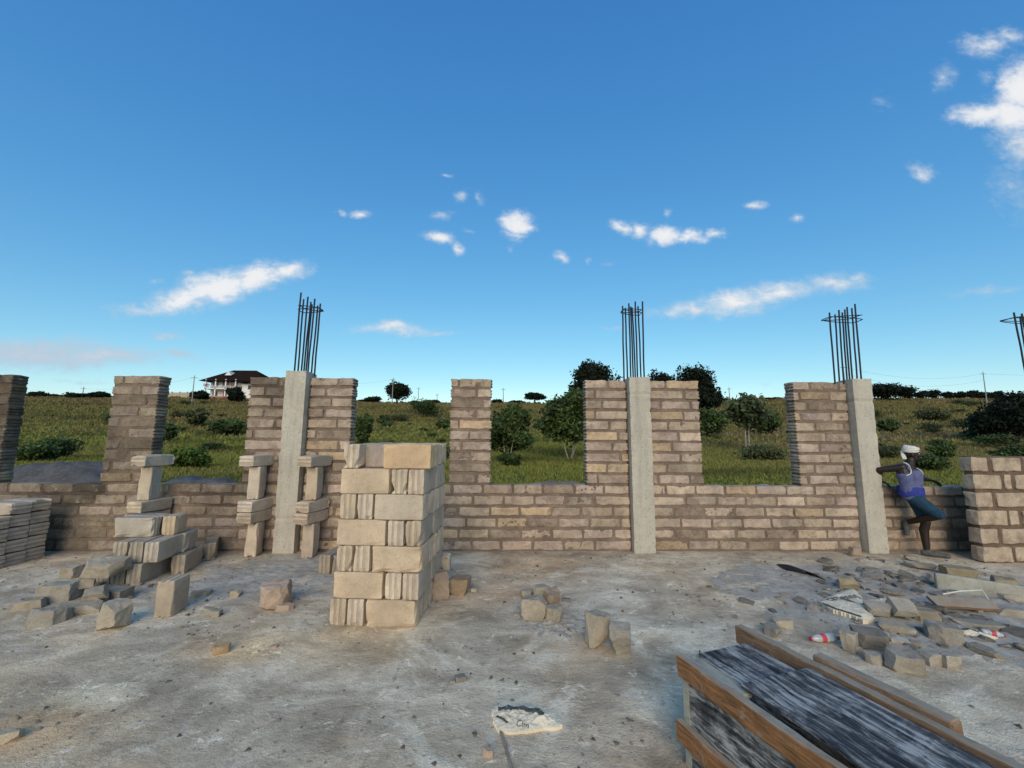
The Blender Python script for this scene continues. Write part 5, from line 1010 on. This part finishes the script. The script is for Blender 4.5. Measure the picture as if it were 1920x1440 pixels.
# arms
chain(bm,[shR,shR.lerp(elR,.4),elR,elR.lerp(haR,.35),haR],[.056,.048,.040,.042,.027]); chain(bm,[shL,shL.lerp(elL,.4),elL,elL.lerp(haL,.35),haL],[.056,.048,.040,.042,.027])
def hand(w_,d,dn,lat):
    """w_ wrist, d direction of the palm, dn direction the fingers bend to, lat sideways"""
    pc=w_+d*.05
    for q in (-1,-.33,.33,1): chain(bm,[w_+d*.01,w_+d*.085+lat*.030*q],[.016,.0135])
    for q,L in ((-1,.062),(-.33,.078),(.33,.082),(1,.070)):
        k=w_+d*.085+lat*.031*q; p1=k+(d*.85+dn*.5).normalized()*L*.5; p2=p1+(d*.3+dn*.95).normalized()*L*.33; p3=p2+(dn*1.0-d*.1).normalized()*L*.25
        chain(bm,[k,p1,p2,p3],[.0110,.0100,.0090,.0075])
    t0=w_+d*.025-lat*.028; t1=t0+(d*.6-lat*.8).normalized()*.035; t2=t1+(d*.9+dn*.5-lat*.2).normalized()*.032; chain(bm,[t0,t1,t2],[.0135,.0115,.009])
hand(haR,Vector((.80,-.25,-.42)).normalized(),Vector((.05,-.55,-.83)).normalized(),Vector((.35,.9,.1)).normalized())
hand(haL,Vector((.90,-.10,-.30)).normalized(),Vector((.1,-.55,-.83)).normalized(),Vector((.1,.95,0)).normalized())
# head
HS=.86
def hp(f,l,u): return head+(fwd*f-side*l+up*u)*HS
def hball(bm,c,r,M3=None): ball(bm,c,tuple(q*HS for q in r) if isinstance(r,tuple) else r*HS,M3)
hball(bm,hp(-.008,0,.025),(.098,.078,.100),HM); hball(bm,hp(.028,0,-.045),(.062,.056,.072),HM); hball(bm,hp(.055,0,-.088),(.028,.026,.024),HM)
chain(bm,[hp(.088,0,.012),hp(.108,0,-.022)],[.010,.015]); hball(bm,hp(.100,.015,-.026),.010); hball(bm,hp(.100,-.015,-.026),.010)
hball(bm,hp(.082,0,-.056),(.016,.026,.009),HM); hball(bm,hp(.079,0,-.070),(.016,.023,.009),HM)
hball(bm,hp(.078,.030,.030),(.016,.026,.010),HM); hball(bm,hp(.078,-.030,.030),(.016,.026,.010),HM); hball(bm,hp(.066,.038,-.025),.022); hball(bm,hp(.066,-.038,-.025),.022)
hball(bm,hp(-.005,.078,-.012),(.018,.008,.032),HM); hball(bm,hp(-.005,-.078,-.012),(.018,.008,.032),HM)
body=solid('body',bm,M['skin'],per,.0045,4)
for s_ in (-1,1):
    bm=bmesh.new(); hball(bm,hp(.079,.030*s_,.008),(.010,.014,.009),HM); e=solid('eye',bm,M['white_cloth'],per,.003,2); e['label']='eye white'
    bm=bmesh.new(); hball(bm,hp(.0885,.031*s_,.008),.0045); solid('pupil',bm,M['glass_dark'],e,.002,1)
# vest
bm=bmesh.new()
for a,b in ((hipR,shR),(hipL,shL)): chain(bm,[a+up*.01-fwd*0,a.lerp(b,.4),a.lerp(b,.74)],[.102,.083,.088])
chain(bm,[pel+up*.0,pel.lerp(neck,.45)+fwd*.038,pel.lerp(neck,.72)+fwd*.035],[.102,.095,.104])
chain(bm,[hipR.lerp(shR,.72),shR.lerp(neck,.42)+up*.020],[.085,.047]); chain(bm,[hipL.lerp(shL,.72),shL.lerp(neck,.42)+up*.020],[.085,.047])
vest=solid('vest',bm,M['vest_blue'],per,.006,5)
# white edging of neckline and armholes: laid on the vest surface
from mathutils.bvhtree import BVHTree
bv=BVHTree.FromPolygons([v.co for v in vest.data.vertices],[tuple(p.vertices) for p in vest.data.polygons])
def trim(pts,name='trim'):
    out=[]
    for i in range(len(pts)-1):
        for s_ in range(8):
            p=Vector(pts[i]).lerp(Vector(pts[i+1]),s_/8)-PO; r=bv.find_nearest(p)
            out.append(r[0]+r[1]*.002 if r[0] is not None else p)
    m=MB(); m.tube(out,.006,6); m.build(name,M['white_cloth'],vest,smooth=True)
cn=neck+fwd*.10-up*.11
trim([shR.lerp(neck,.55)+up*.05,shR.lerp(neck,.7)+fwd*.11-up*.02,cn,shL.lerp(neck,.7)+fwd*.11-up*.02,shL.lerp(neck,.55)+up*.05])
trim([shR.lerp(neck,.30)+up*.05,shR.lerp(neck,.30)+fwd*.07-up*.02,hipR.lerp(shR,.78)+side*.06+fwd*.05,hipR.lerp(shR,.72)+side*.10])
trim([shL.lerp(neck,.30)+up*.05,shL.lerp(neck,.30)+fwd*.07-up*.02,hipL.lerp(shL,.78)-side*.06+fwd*.05,hipL.lerp(shL,.72)-side*.10])
# shorts
bm=bmesh.new(); chain(bm,[hipR+up*.0,hipR.lerp(kneeR,.55),hipR.lerp(kneeR,.98)],[.092,.080,.064]); chain(bm,[hipL,hipL.lerp(kneeL,.5),hipL.lerp(kneeL,.86)],[.092,.074,.068]); chain(bm,[hipR,hipL],[.094,.094])
solid('shorts',bm,M['shorts'],per,.006,4)
bm=bmesh.new(); wc=(hipR+hipL)/2+up*.10
for i in range(36):
    a=i/36*6.283; d_=(hipL-hipR).normalized(); e_=Vector((-d_.y,d_.x,0)); p_=wc+d_*math.cos(a)*.168+e_*math.sin(a)*.122-up*(.01*math.sin(3*a)); ball(bm,p_,.020); ball(bm,p_-up*.03,.022); ball(bm,p_-up*.06+d_*math.cos(a)*.004,.022); ball(bm,p_-up*.085+d_*math.cos(a)*.006,.020)
solid('waist_cloth',bm,M['waist'],per,.006,3)
# headwrap: wound bands and a tail hanging to the shoulder
bm=bmesh.new()
for j in range(5):
    u_=.048+.018*j; rr=[.98,1.04,1.03,.92,.72][j]
    for i in range(40):
        a=i/40*6.283; ball(bm,hp(-.012+math.cos(a)*.092*rr,math.sin(a)*.078*rr,u_+.012*math.sin(a*1+j*1.3)),.0135)
hball(bm,hp(-.01,0,.09),(.090,.076,.050),HM)
wr=solid('headwrap',bm,M['white_cloth'],per,.005,2)
bm=bmesh.new(); tail=[hp(-.10,.0,.05),hp(-.108,-.02,-.02),hp(-.098,-.04,-.08)]
for j in range(3): chain(bm,[p+fwd*.016*(j-1) for p in tail],[.011,.010,.007])
solid('headwrap_tail',bm,M['white_cloth'],per,.005,2)
# shoes
def shoe(a,heel,toe,sole_n):
    bm=bmesh.new(); chain(bm,[heel,heel.lerp(toe,.45),toe],[.036,.038,.030]); chain(bm,[heel+sole_n*.018,toe+sole_n*.012],[.030,.032]); chain(bm,[a,heel.lerp(toe,.25)],[.036,.038]); solid('shoe',bm,M['shoe'],per,.006,4)
shoe(ankL+Vector((0,0,-.01)),Vector((5.735,5.64,.042)),Vector((5.915,5.50,.036)),Vector((0,0,-1))*.1)
shoe(ankR,Vector((5.69,5.80,.41)),Vector((5.68,5.79,.26)),Vector((0,.1,0)))
